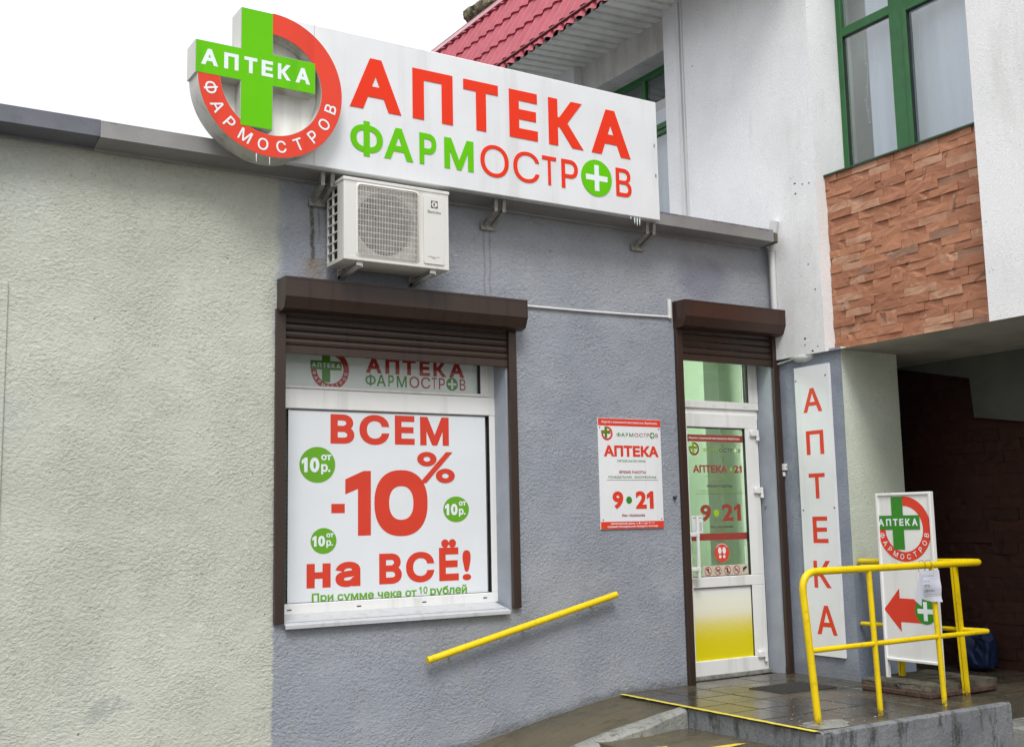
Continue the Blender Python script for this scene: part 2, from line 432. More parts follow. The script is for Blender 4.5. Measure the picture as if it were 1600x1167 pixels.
def streaky(name, col, dirtc, amt, rough=.35, sc=18, metal=0., spec=.5):
    g = G(name); P = g.tc.outputs['Object']
    s = g.noise(sc, 4, .65, g.scaled(1, 1, .06, P)); b = g.noise(2.5, 4, .6, P)
    c = g.mix(g.ramp(b, .3, .7), tuple(x*.94 for x in col), col)
    c = g.mix(g.ramp(s, .50, .70, 0, amt), c, dirtc)
    c = g.mix(g.ramp(g.noise(9, 5, .7, P), .62, .78, 0, amt), c, dirtc)
    return g.fin(c, rough, None, metal, spec)
M['shutter'] = streaky('brown_shutter_paint', (.040, .022, .015), (.018, .011, .009), .8, .38, 14)
M['shutter_red'] = streaky('reddish_shutter_box_paint', (.048, .020, .012), (.028, .015, .011), .8, .4, 22)
M['sign_white'] = streaky('sign_white_acrylic', (.74, .75, .765), (.52, .52, .50), .35, .28, 7)
M['sign_side'] = streaky('sign_side_plastic', (.58, .58, .53), (.22, .21, .16), .6, .4, 10)
M['back_plate'] = streaky('sign_backplate', (.86, .86, .83), (.55, .53, .46), .4, .35, 9)
M['sign_red'] = streaky('sign_red_acrylic', (.80, .040, .012), (.62, .035, .012), .4, .35, 8, 0, .15)
M['sign_ring_red'] = streaky('sign_ring_acrylic', (.76, .065, .035), (.56, .05, .03), .4, .35, 8, 0, .15)
M['sign_green'] = streaky('sign_green_acrylic', (.13, .54, .0), (.09, .40, .005), .5, .35, 8, 0, .15)
M['letter_white'] = streaky('letter_white_acrylic', (.80, .86, .87), (.6, .66, .62), .3, .3, 12)
M['print_white'] = simple('print_white', (.74, .77, .79), .35, .03, 3)
M['panel_white'] = streaky('panel_white', (.80, .81, .83), (.62, .63, .63), .3, .3, 7)
M['board_white'] = streaky('board_white', (.82, .82, .80), (.45, .44, .40), .3, .4, 9)
M['print_red'] = simple('print_red', (.66, .045, .018), .4, .05, 5)
M['print_red2'] = simple('print_bright_red', (.72, .05, .02), .35, .05, 5)
M['print_green'] = simple('print_green', (.13, .38, .01), .4, .05, 5)
M['print_green2'] = simple('print_dark_green', (.035, .24, .015), .4, .05, 5)
M['print_dark'] = simple('print_grey_green', (.10, .13, .07), .5, .1, 5)
M['print_maroon'] = simple('print_maroon', (.33, .05, .04), .5, .1, 5)
M['print_black'] = simple('print_black', (.02, .02, .02), .5, .1, 5)
M['film_red'] = simple('film_red', (.32, .045, .03), .35, .05, 5)
M['film_green'] = simple('film_green', (.25, .42, .03), .35, .05, 5)
M['film_yel'] = simple('film_lime', (.34, .52, .01), .35, .05, 5)
M['film_dark'] = simple('film_dark', (.07, .07, .05), .4, .05, 5)
M['banner_red'] = simple('banner_red', (.46, .028, .028), .4, .05, 5)
M['banner_green'] = simple('banner_green', (.09, .28, .015), .4, .05, 5)
M['banner_white'] = simple('banner_white', (.84, .88, .86), .4, .05, 2)
M['pvc'] = streaky('white_pvc', (.80, .80, .78), (.45, .45, .41), .35, .3, 9)
M['pvc_warm'] = streaky('aged_pvc', (.74, .73, .69), (.42, .40, .35), .4, .35, 9)
M['sill'] = streaky('grey_sill_metal', (.50, .51, .53), (.28, .28, .27), .5, .4, 12)
M['rubber'] = simple('black_gasket', (.02, .02, .02), .6)
def yellow_mat():
    g = G('yellow_paint'); P = g.world()
    c = g.mix(g.ramp(g.noise(7, 4, .6, P), .3, .7), (.74, .53, .004), (.84, .61, .004))
    c = g.mix(g.ramp(g.noise(26, 5, .7, P), .56, .68, 0, .5), c, (.45, .30, .02))
    chip = g.ramp(g.noise(60, 3, .6, P), .70, .72)
    c = g.mix(g.math('MULTIPLY', chip, g.ramp(g.noise(5, 2, .5, P), .45, .55)), c, (.09, .045, .02))
    x, y, z = g.xyz(P); c = g.mix(g.math('MULTIPLY', g.ramp(z, .07, .0), g.ramp(g.noise(50, 4, .7, P), .4, .55)), c, (.13, .08, .04))
    return g.fin(c, g.ramp(g.noise(20, 4, .6, P), .3, .7, .25, .5), g.bump(g.noise(70, 4, .6, P), .5, .003), spec=.35)
M['yellow'] = yellow_mat()
M['yellow_worn'] = (lambda g: g.fin(g.mix(g.ramp(g.noise(38, 5, .7), .5, .62), (.72, .58, .03), (.42, .38, .20)), .6))(G('worn_yellow_line'))
M['ac_white'] = streaky('ac_case_paint', (.70, .69, .65), (.48, .45, .38), .35, .38, 10)
M['ac_grille'] = simple('ac_grille_wire', (.62, .60, .56), .5, .15, 30)
M['ac_dark'] = simple('ac_inside', (.05, .045, .042), .7, .3, 14)
M['ac_shroud'] = simple('ac_shroud', (.58, .56, .52), .6, .15, 6)
M['ac_blade'] = simple('ac_fan_blade', (.085, .08, .075), .5, .2, 10)
M['galv'] = simple('galvanised_steel', (.33, .32, .29), .5, .3, 20, metal=.3, dirt=(.13, .08, .05), dirt_amt=.8)
M['bracket'] = simple('bracket_white_steel', (.60, .60, .58), .45, .15, 12, dirt=(.25, .20, .15), dirt_amt=.5)
M['green_frame'] = simple('green_window_frame', (.016, .125, .030), .38, .12, 10, dirt=(.05, .10, .05), dirt_amt=.4)
M['dark_green'] = simple('dark_green_frame', (.012, .055, .02), .4, .1, 10)
M['curtain'] = (lambda g: g.fin(g.mix(g.ramp(g.noise(12, 3, .5, g.scaled(1, 1, .05)), .3, .7), (.72, .76, .83), (.82, .85, .90)), .9))(G('pale_curtain'))
M['fairy'] = simple('fairy_light_wire', (.85, .86, .88), .4, .05)
M['room'] = simple('room_grey', (.42, .46, .43), .8, .1, 2)
M['room_green'] = simple('pharmacy_room_wall', (.70, .78, .66), .8, .05, 2)
M['room_col'] = simple('pharmacy_column', (.40, .48, .38), .8, .08, 2)
M['red_tile'] = simple('red_roof_metal', (.36, .050, .075), .55, .10, 5, dirt=(.24, .04, .05), dirt_amt=.5)
M['red_trim'] = simple('roof_verge_trim', (.45, .20, .23), .4, .1, 5)
M['dark_red'] = simple('dark_red_drip_edge', (.14, .018, .02), .5, .1, 5)
M['soffit_sheet'] = simple('soffit_sheet', (.66, .66, .60), .6, .15, 3, dirt=(.40, .40, .32), dirt_amt=.4)
M['lichen'] = (lambda g: g.fin(g.mix(g.ramp(g.noise(22, 5, .7), .4, .6), (.10, .095, .07), (.30, .26, .16)), .9, g.bump(g.noise(30, 4, .7), .8, .02)))(G('lichen_stone'))
M['pipe'] = streaky('white_downpipe', (.66, .665, .66), (.40, .39, .36), .4, .35, 14)
M['blue_bag'] = simple('blue_tarpaulin', (.007, .018, .068), .5, .4, 12, .8, 30)
M['paper'] = simple('white_paper', (.66, .67, .76), .6, .05, 6)
M['wire'] = simple('wire_tie', (.06, .05, .05), .4)
M['tile_gap'] = simple('passage_backing', (.018, .012, .010), .9)
M['lamp_glass'] = simple('lamp_cover', (.62, .63, .62), .3, .05)
M['foam'] = simple('foam_filler', (.10, .09, .06), .9, .5, 30, .8, 50)
M['mat'] = simple('dark_grate', (.034, .032, .028), .7, .3, 40, .6, 90)
M['cement'] = simple('cement_lump', (.40, .35, .32), .8, .3, 20, .8, 40)
M['screw'] = simple('screw_metal', (.10, .10, .10), .4, .2, 20, metal=.6)

def glass(name, tint=(1, 1, 1), ior=1.5, add=0.):
    g = G(name); t = g.n('ShaderNodeBsdfTransparent'); t.inputs[0].default_value = (*tint, 1)
    gl = g.n('ShaderNodeBsdfGlossy'); gl.inputs['Roughness'].default_value = .02
    fr = g.n('ShaderNodeFresnel'); fr.inputs['IOR'].default_value = ior
    bf = g.n('ShaderNodeNewGeometry').outputs['Backfacing']
    f = g.math('MULTIPLY', g.math('ADD', fr.outputs[0], add), g.math('SUBTRACT', 1., bf))
    mx = g.n('ShaderNodeMixShader'); g.put(mx.inputs[0], f); g.put(mx.inputs[1], t.outputs[0]); g.put(mx.inputs[2], gl.outputs[0])
    g.put(g.o.inputs['Surface'], mx.outputs[0]); g.t.nodes.remove(g.b); return g.m
M['glass'] = glass('window_glass', (.98, .99, .985), 1.45)
M['glass_door'] = glass('door_glass', (.90, .955, .88), 1.5, .02)
M['glass_up'] = glass('upper_window_glass', (.90, .93, .95), 1.5, .20)

def tiles_mat(name, base, var, dark, lightc, rough=.7):
    g = G(name); oi = g.n('ShaderNodeObjectInfo')
    rnd = oi.outputs['Random']; P = g.world()
    c = g.mix(g.ramp(rnd, 0., .8), base, var)
    c = g.mix(g.ramp(rnd, .80, .84, 0, .55), c, lightc)
    c = g.mix(g.ramp(rnd, .93, .95, 0, .55), c, dark)
    c = g.mix(g.ramp(g.noise(9, 4, .6, P), .40, .66, 0, .6), c, var)
    n = g.noise(8, 2, .5, P, .9)
    c = g.mix(g.ramp(n, .67, .70, 0, .7), c, dark)
    c = g.mix(g.ramp(g.noise(15, 4, .6, g.scaled(1, 1, 1.6, P), .6), .62, .70, 0, .6), c, lightc)
    return g.fin(c, rough, g.bump(g.noise(45, 5, .65, P), .35, .005), spec=.2)
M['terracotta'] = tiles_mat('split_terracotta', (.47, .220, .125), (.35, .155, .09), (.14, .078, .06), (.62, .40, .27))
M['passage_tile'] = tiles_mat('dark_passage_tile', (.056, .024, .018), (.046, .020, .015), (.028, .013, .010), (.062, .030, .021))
M['grout'] = simple('tile_backing', (.14, .06, .035), .9, .2, 20)

def wet(name, a, b, c_, r0_=.12, r1_=.55):
    g = G(name); P = g.world()
    n = g.noise(1.7, 5, .6, P); f = g.noise(120, 3, .6, P); k = g.noise(6, 5, .7, P)
    c = g.mix(g.ramp(n, .35, .65), a, b); c = g.mix(g.ramp(k, .55, .75, 0, .5), c, c_)
    c = g.mix(g.ramp(f, .35, .75, 0, .25), c, tuple(x*2 for x in c_))
    c = g.mix(g.ramp(g.noise(11, 6, .75, g.scaled(.5, 1.5, 1, P)), .50, .68, 0, .5), c, tuple(x*.45 for x in a))
    rn = g.n('ShaderNodeObjectInfo').outputs['Random']; c = g.mix(g.ramp(rn, 0., .6, .35, 0), c, tuple(x*.5 for x in a))
    wh = g.math('MULTIPLY', g.ramp(g.noise(55, 4, .7, P), .66, .73), g.ramp(g.noise(2.1, 2, .5, P), .50, .62))
    c = g.mix(g.math('MULTIPLY', wh, .6), c, (.35, .33, .28))
    return g.fin(c, g.ramp(g.math('ADD', n, g.math('MULTIPLY', k, .25)), .45, .75, r0_, r1_), g.bump(g.noise(60, 5, .65, P), .35, .004))
M['paving'] = wet('wet_paving', (.045, .038, .029), (.085, .071, .050), (.13, .115, .082), .04, .33)
M['asphalt'] = wet('wet_ramp_concrete', (.055, .047, .028), (.100, .084, .050), (.15, .13, .085), .16, .6)
M['ground'] = wet('wet_ground', (.06, .055, .045), (.10, .09, .075), (.14, .13, .11))
def concrete(name, a, b, dk):
    g = G(name); P = g.world()
    c = g.mix(g.ramp(g.noise(3, 5, .6, P), .3, .7), a, b)
    s = g.noise(7, 6, .75, g.scaled(1.4, 1.4, .5, P)); c = g.mix(g.ramp(s, .50, .64, 0, .8), c, dk); c = g.mix(g.ramp(g.noise(16, 5, .7, g.scaled(1, 1, .25, P)), .52, .66, 0, .6), c, dk)
    c = g.mix(g.ramp(g.noise(30, 5, .75, P), .60, .70, 0, .4), c, tuple(min(1, x*1.8) for x in b))
    vo = g.n('ShaderNodeTexVoronoi', feature='DISTANCE_TO_EDGE'); vo.inputs['Scale'].default_value = 2.2
    g.put(vo.inputs['Vector'], g.mixw(P) if hasattr(g, 'mixw') else P)
    return g.fin(c, .8, g.bump(g.noise(35, 6, .7, P), .9, .014), spec=.3)
M['concrete'] = concrete('grey_painted_concrete', (.16, .17, .18), (.235, .245, .255), (.05, .048, .04))
M['kerb'] = concrete('pale_kerb_mortar', (.23, .24, .22), (.32, .32, .29), (.10, .095, .08))
M['slab'] = concrete('rough_slab', (.075, .068, .05), (.135, .12, .09), (.02, .017, .013))
M['slab_red'] = concrete('red_brown_slab_side', (.09, .05, .04), (.13, .07, .055), (.03, .02, .018))

def dots_mat():
    g = G('yellow_honeycomb_film'); x, y, z = g.xyz()
    # hexagonally packed dots, shrinking with height
    px, pz = .0170, .0080
    def lat(ox, oz):
        a = g.math('SUBTRACT', g.math('MODULO', g.math('ADD', g.math('ADD', x, ox), 50.), px), px/2)
        b = g.math('SUBTRACT', g.math('MODULO', g.math('ADD', g.math('ADD', z, oz), 50.), pz*2), pz)
        return g.math('SQRT', g.math('ADD', g.math('MULTIPLY', a, a), g.math('MULTIPLY', b, b)))
    d = g.math('MINIMUM', lat(0, 0), lat(px/2, pz))
    rw = g.ramp(z, .18, .66, .0, .0125)
    white = g.math('LESS_THAN', d, rw)
    tint = g.ramp(z, .40, .60, 0, .8)
    yel = g.mix(tint, (.72, .61, .004), (.74, .72, .42))
    c = g.mix(g.math('MULTIPLY', white, .8), yel, (.84, .85, .80))
    c = g.mix(g.ramp(z, .535, .58), c, (.82, .83, .81))
    return g.fin(c, .35)
M['dots'] = dots_mat()
def mesh_mat():
    g = G('green_blind_mesh'); x, y, z = g.xyz()
    l = g.math('GREATER_THAN', g.math('MODULO', g.math('ADD', z, 9.), .026), .021)
    v = g.math('GREATER_THAN', g.math('MODULO', g.math('ADD', x, 9.), .012), .0095)
    c = g.mix(g.math('MAXIMUM', l, v), g.mix(g.ramp(g.noise(3, 3), .4, .6), (.10, .14, .10), (.20, .28, .20)), (.33, .38, .33))
    return g.fin(c, .8)
M['blind'] = mesh_mat()
def emis(name, col, s):
    g = G(name); e = g.n('ShaderNodeEmission'); e.inputs[0].default_value = (*col, 1); e.inputs[1].default_value = s
    g.put(g.o.inputs['Surface'], e.outputs[0]); g.t.nodes.remove(g.b); return g.m
M['ceil_lamp'] = emis('room_lamp', (.95, 1, .95), 8.5)

# ------------------------------------------------------------------ ground, platform, ramp
YP = -1.65; XE = 4.28; RX = 5.76
gr = MB().add([(-60, -60, -.36), (60, -60, -.36), (60, 60, -.36), (-60, 60, -.36)], [[0, 1, 2, 3]]).build('ground', M['ground'])
tag(gr, 'wet dark ground below the entrance steps', kind='structure')
# platform core
pl = MB()
pl.prism([(XE, -.5), (RX, -.5), (RX, -.006), (XE, -.006)], lambda u, v, n=0: Vector((u, -n, v)), 0., -YP)
plat = pl.build('entrance_platform', M['concrete']); tag(plat, 'grey concrete entrance platform with paved top before the door', kind='structure')
# subdivided rough front kerbs of the platform
def rough_strip(mb, p0, p1, wdt, z0, z1, nrm, nseg=40, amp=.006, seed=0):
    """kerb lying on the platform edge: top and front faces with an uneven edge"""
    p0, p1 = Vector(p0), Vector(p1); nrm = Vector(nrm); rows = []
    for i in range(nseg+1):
        p = p0.lerp(p1, i/nseg)
        j = lambda k: (noise.noise(Vector((i*.37+seed, k*3.1, seed)))+.5*noise.noise(Vector((i*1.3, k*7.1, seed))))*amp
        q = [p-nrm*wdt+Vector((0, 0, z1)), p+nrm*(-.010+j(1))+Vector((0, 0, z1+j(2)*.3)), p+nrm*(.004+j(3))+Vector((0, 0, z1-.010+j(4))), p+nrm*(.006+j(5)*.6)+Vector((0, 0, (z0+z1)/2)), p+nrm*(.008+j(6))+Vector((0, 0, z0))]
        rows.append(q)
    n = len(rows[0])
    mb.add([v for q in rows for v in q], [[i*n+k, i*n+k+1, (i+1)*n+k+1, (i+1)*n+k] for i in range(nseg) for k in range(n-1)])
    return mb
tag(rough_strip(MB(), (XE-.005, YP, 0), (RX+.01, YP, 0), .035, -.36, .0055, (0, -1, 0), 46, .006, 3).build('platform_front', M['concrete'], plat, True), 'grey front face of the platform')
tag(rough_strip(MB(), (XE, -.60, 0), (XE, YP-.004, 0), .05, -.36, .002, (-1, 0, 0), 36, .005, 9).build('platform_side', M['concrete'], plat, True))
# paving tiles
T = .25; tile_src = None
def tile_mesh():
    mb = MB(); mb.box((.004, .004, -.02), (T-.004, T-.004, 0), .0025)
    me = bpy.data.meshes.new('paving_tile'); me.from_pydata(mb.v, [], mb.f); me.update(); me.materials.append(M['paving']); return me
tm = tile_mesh()
def put_tile(x, y, z, par, jit=.0012):
    o = bpy.data.objects.new('paving_tile', tm); C.objects.link(o); o.parent = par
    o.location = Vector((x, y, z+random.uniform(-jit, jit))) - WL[par]
    o.rotation_euler = (random.uniform(-.003, .003), random.uniform(-.003, .003), 0)
    return o
for i in range(6):
    for j in range(7):
        x = XE+.015+i*T; y = -(j+1)*T+.05
        if y < -1.47: continue
        put_tile(x, y, .0045, plat)
tm2 = tm.copy()
for v in tm2.vertices: v.co.y *= .176/.247
for i in range(6):
    o = put_tile(XE+.015+i*T, YP+.022, .0045, plat); o.data = tm2
mort = MB()
mort.add([(XE+.01, YP+.02, -.0015), (RX, YP+.02, -.0015), (RX, .0, -.0015), (XE+.01, .0, -.0015)], [[0, 1, 2, 3]])
mort.build('tile_joint', M['mat'], plat)
# passage floor
pf = MB().box((RX+.002, -1.50, -.5), (9.5, 4, -.012)).build('passage_floor', M['paving']); tag(pf, 'wet dark floor running into the passage', kind='structure')
for i in range(5):
    for j in range(-3, 6):
        put_tile(RX+.015+i*T, -(j+1)*T+.05, -.004, pf)
lowr = MB().box((RX+.002, -2.6, -.5), (9.5, -1.502, -.125), .01).build('side_pavement', M['kerb']); tag(lowr, 'lower pale pavement right of the platform', kind='structure')
# rough broken kerb bits on the right
def rock(mb, c, r, sub=2, amp=.25, sq=(1, 1, 1), seed=0):
    bm = bmesh.new(); bmesh.ops.create_icosphere(bm, subdivisions=sub, radius=1)
    for v in bm.verts:
        k = 1+amp*noise.noise(v.co*1.6+Vector((seed*3.3, seed, 0)))+amp*.4*noise.noise(v.co*4+Vector((seed, 0, 0)))
        v.co = Vector((v.co[i]*k*r*sq[i]+c[i] for i in range(3)))
    return mb.bm(bm)
# ramp beside the wall
def ramp_z(x): return 0 if x > 4.3 else -(4.3-x)*.15 - max(0, 3.75-x)*.05
rm = MB(); xs = [XE-.001]+[XE-.1*i for i in range(1, 30)]; ys = [0.0, -.15, -.3, -.45, -.6]
vs = []
for x in xs:
    for y in ys: vs.append((x, y+.002, ramp_z(x)-.004+.004*noise.noise(Vector((x*4, y*4, 0)))))
nn = len(ys)
rm.add(vs, [[i*nn+k, (i+1)*nn+k, (i+1)*nn+k+1, i*nn+k+1] for i in range(len(xs)-1) for k in range(nn-1)])
rampo = rm.build('ramp', M['asphalt'], None, True); tag(rampo, 'short wet ramp climbing along the wall to the platform', kind='structure')
# ramp cheek kerb with pale mortar
kb = MB(); rows = []
for i in range(41):
    x = XE-.012-(i/40)*1.5; z = ramp_z(x)
    wv = noise.noise(Vector((x*5, 0, 2)))*.03
    y0 = -.575+wv*.6; y1 = -.655-(.06 if i > 8 else .06*i/8)+wv
    rows.append([(x, y0, z-.006), (x, y0-.02, z+.006+.004*noise.noise(Vector((x*19, 0, 0)))), (x, y1+.015, z+.001+.006*noise.noise(Vector((x*17, 1, 0)))), (x, y1, z-.012), (x, y1-.006, z-.4)])
kb.add([v for q in rows for v in q], [[i*5+k, i*5+k+1, (i+1)*5+k+1, (i+1)*5+k] for i in range(40) for k in range(4)])
kb.build('ramp_kerb', M['kerb'], rampo, True)
# landing step below the yellow line
ld = MB()
ld.add([(XE+.0, -.6, -.105), (XE, -2.4, -.105), (3.62, -2.4, -.105), (3.62, -.6, -.105)], [[0, 3, 2, 1]])
ld.add([(3.62, -.6, -.105), (3.62, -2.4, -.105), (3.62, -2.4, -.36), (3.62, -.6, -.36)], [[0, 3, 2, 1]])
ldo = ld.build('landing_step', M['asphalt']); tag(ldo, 'wet concrete landing one step below the platform', kind='structure')
# yellow painted lines
yl = MB(); rows = []
for i in range(61):
    t = i/60; y = -.045-t*(-YP-.045-.03); w_ = .017+.004*noise.noise(Vector((t*30, 0, 0)))
    rows += [(XE+.012, y, .0085), (XE+.012-2*w_, y, .0085 if i < 99 else 0)]
yl.add(rows, [[2*i, 2*i+1, 2*i+3, 2*i+2] for i in range(60)])
yo = yl.build('painted_line', M['yellow_worn'], plat)
lp = MB()
for (px, py, rx, ry) in ((1015, 1168, .10, .025), (1118, 1166, .17, .03)):
    p = at(px, py, 'z', -.1)
    pts = [(p.x+rx*math.cos(a)*(1+.3*noise.noise(Vector((math.cos(a)*2, math.sin(a)*2, px)))), p.y-.02+ry*math.sin(a)*(1+.4*noise.noise(Vector((math.cos(a)*4, math.sin(a)*3, px)))), -.1005) for a in [2*math.pi*k/28 for k in range(28)]]
    lp.add(pts, [list(range(28))])
lp.build('painted_mark', M['yellow_worn'], ldo)
# dark drain mat
p = [at(*q, 'z', .007) for q in ((1170, 1077), (1245, 1067), (1310, 1074), (1230, 1086))]
mt = MB(); x0m, x1m, y0m, y1m = 5.02, 5.47, -.665, -.36
mt.box((x0m, y0m, .004), (x1m, y1m, .011), .002)
mo = thing('door_mat', 'dark rectangular mat lying on the wet paving in front of the door', 'mat', (5.245, -.51, .004))
mt.build('mat_base', M['mat'], mo)
mr_ = MB()
for k in range(12): mr_.box((x0m+.02+k*.035, y0m+.01, .011), (x0m+.034+k*.035, y1m-.01, .0135))
mr_.build('mat_ribs', M['mat'], mo)
# crumbs of plaster
cr = MB()
for k in range(26):
    px = random.uniform(1215, 1370); py = random.uniform(1085, 1128); p = at(px, py, 'z', .008)
    if p.y < YP+.05 or p.x > 5.7: continue
    rock(cr, p, random.uniform(.002, .006), 1, .4, (1.5, 1, .6), k)
tag(cr.build('plaster_crumbs', M['cement'], None, False), 'scattered white crumbs of plaster on the wet paving', kind='stuff')

# ------------------------------------------------------------------ pharmacy building
B = thing('pharmacy_building', 'low flat-roofed pharmacy with rough green-beige and blue-grey stucco walls', 'building', (3, .15, 0))
WY0 = .145
wx0, wx1 = 2.125, 3.525; wz0, wz1 = .563, 2.16      # window opening
dx0, dx1 = 4.895, 5.705; dz1 = 2.30               # door opening
mb = MB()
wall_holes(mb, FY(0), [-4, wx0, wx1, dx0, dx1, 5.775], [-.5, -.02, wz0, wz1, dz1, 3.0], [(wx0, wz0, wx1, wz1), (dx0, -.02, dx1, dz1)], .3)
wall = mb.build('front_wall', M['wall'], B)
# reveals are painted smoother: thin linings 3 mm inside the openings
for a_, b_ in (((wx1-.003, .004, wz0), (wx1, .15, wz1)), ((dx1-.003, .004, 0), (dx1, .15, dz1)), ((dx0, .004, 0), (dx0+.003, .15, dz1)), ((wx0, .004, wz0), (wx0+.003, .15, wz1))):
    MB().box(a_, b_).build('reveal_lining', M['reveal'], B)
# older vertical rendered strip at the far left
e = at(11, 500, 'y', 0)
MB().box((-1.2, -.012, -.4), (e.x, .0, 2.23), .004).build('rendered_strip', M['wall'], B)
# roof slab and rest of the body
MB().box((-4, .31, 2.9), (5.73, 9, 3.0)).build('roof_slab', M['coping_old'], B)
# coping
def coping_seg(x0, x1, m, dz=0, dy=0):
    y0 = -.17-dy; c = MB()
    prof = [(.02, 3.045), (y0, 3.034+dz), (y0, 2.951+dz), (y0+.006, 2.951+dz), (-.03, 2.935+dz), (-.028, 2.925+dz), (.02, 2.945)]
    vs = [(x, a, b) for x in (x0, x1) for a, b in prof]; n = len(prof)
    c.add(vs, [[i, i+1, i+1+n, i+n] for i in range(n-1)]+[list(range(n)), list(range(n, 2*n))[::-1]])
    return c.build('coping', m, B)
jx = at(157, 200, 'y', -.17).x
coping_seg(-4, jx, M['coping_old'], .004); coping_seg(jx+.0005, 3.4, M['coping'], 0, .003); coping_seg(3.401, 5.63, M['coping'], .002, 0)
# gutter end beside the white wall
ge = MB(); ge.box((5.632, -.15, 2.955), (5.70, .02, 3.03), .01)
ge.build('gutter_end', M['foam'], B)

# ---- window
win = MB(); yF = .14
def framebox(mb, x0, z0, x1, z1, t, y0, y1, bev=.004):
    mb.box((x0, y0, z0), (x1, y1, z0+t), bev); mb.box((x0, y0, z1-t), (x1, y1, z1), bev)
    mb.box((x0, y0+.0005, z0+t), (x0+t, y1, z1-t), bev); mb.box((x1-t, y0+.0005, z0+t), (x1, y1, z1-t), bev)
q = lambda px, py, y=yF: at(px, py, 'y', y)
fx1 = q(779, 940).x; fz0 = q(779, 940.2).z; gz0 = q(767.7, 925.1).z; gx1 = q(767, 800).x
tz0 = q(600, 645).z; tz1 = q(600, 630).z
zt1 = q(700, 618).z; zt0 = q(700, 647).z      # transom bar
win.box((wx0, yF, fz0), (fx1, yF+.06, gz0), .004)
win.box((gx1, yF+.0006, gz0), (fx1, yF+.06, zt0), .004)
win.box((wx0, yF-.001, zt0), (fx1, yF+.06, zt1), .004)
win.box((wx0, yF+.0006, zt1), (wx0+.03, yF+.06, 2.14), .003)
tx1 = q(751.3, 620).x
win.box((tx1, yF+.0006, zt1), (fx1, yF+.06, 2.14), .004)
W_ = win.build('window', M['pvc'], B)
sash = MB(); framebox(sash, wx0+.031, zt1+.001, fx1-.045, 2.14, .018, yF-.006, yF+.02, .003)
sash.build('sash_frame', M['pvc_warm'], W_)
MB().box((wx0, yF+.020, gz0-.005), (gx1+.004, yF+.026, zt0+.004)).build('pane', M['glass'], W_)
MB().box((wx0+.03, yF+.022, zt1-.004), (tx1+.004, yF+.028, 2.13)).build('pane', M['glass'], W_)
gk = MB()
gk.box((gx1-.005, yF+.004, gz0), (gx1+.0005, yF+.03, zt0)); gk.box((wx0+.003, yF+.004, zt0-.005), (gx1-.005, yF+.03, zt0+.0005)); gk.box((wx0+.003, yF+.004, gz0-.0005), (gx1-.005, yF+.03, gz0+.003))
gk.box((tx1-.005, yF+.004, zt1), (tx1+.0005, yF+.03, 2.14)); gk.box((wx0+.03, yF+.004, zt1-.0005), (tx1-.005, yF+.03, zt1+.004))
gk.build('gasket', M['rubber'], W_)
for px, py in ((452, 953), (561, 946.5), (663, 940), (758, 933.5)):
    p = q(px, py); MB().box((p.x-.013, yF-.002, p.z-.0035), (p.x+.013, yF+.004, p.z+.0035), .001).build('drain_cap', M['screw'], W_)
# metal sill
sl = MB(); sx0 = 2.135; sx1 = at(798, 950, 'y', -.035).x
zf = at(620, 971, 'y', -.035).z
prof = [(.145, fz0+.004), (-.032, zf+.022), (-.036, zf+.018), (-.036, zf), (-.030, zf), (-.030, zf+.014), (.145, fz0-.02)]
n = len(prof)
sl.add([(x, a, b) for x in (sx0, sx1) for a, b in prof], [[i, i+1, i+1+n, i+n] for i in range(n-1)]+[list(range(n)), list(range(n, 2*n))[::-1]])
sl.build('sill', M['sill'], B)
# behind the glass: blind and banner
MB().box((wx0, .255, gz0-.02), (wx1, .26, 2.15)).build('blind', M['blind'], B)

# ---- poster on the window glass
yP = .150
def U(px, py, y=yP): p = at(px, py, 'y', y); return p.x, p.z
F_ = FY(yP)
a0 = U(449, 943); a1 = U(757.5, 651)
pt = thing('discount_poster', 'large white discount poster reading -10% with red letters filling the shop window', 'poster', ((a0[0]+a1[0])/2, yP, gz0))
pmb = MB(); rect(pmb, F_, a0[0], gz0-.001, a1[0], zt0-.0015, -.002, .002); pmb.build('poster_sheet', M['print_white'], pt)
def line(parent, body, F, lb, rtp, mat, bold=.03, n=.0012, name='lettering', thick=0, shear=0):
    m_ = MB(); put_text(m_, body, F, lb[0], lb[1], rtp[0], rtp[1], n, bold, thick, None, shear)
    return m_.build(name, mat, parent)
PT = lambda body, x0, yb, x1, yt, mat, bold=.03, par=pt: line(par, body, F_, U(x0, yb), U(x1, yt), mat, bold)
for ch, x0, yb, x1, yt in (('В', 516.3, 692.7, 553.5, 648), ('С', 561.5, 694.5, 608, 649), ('Е', 617, 694.3, 647.5, 650), ('М', 656.5, 695.5, 700.8, 652.5)):
    PT(ch, x0, yb, x1, yt, M['print_red'], .045)
m_ = MB()
m_.add([F_(*U(a, b), .0012) for a, b in ((579.4, 735.5), (568, 735.5), (539.4, 748.6), (539.4, 772), (559.2, 763.5), (559.2, 836.6), (579.4, 836))], [[0, 6, 5, 4], [0, 4, 3, 2, 1]]); m_.build('lettering', M['print_red'], pt)

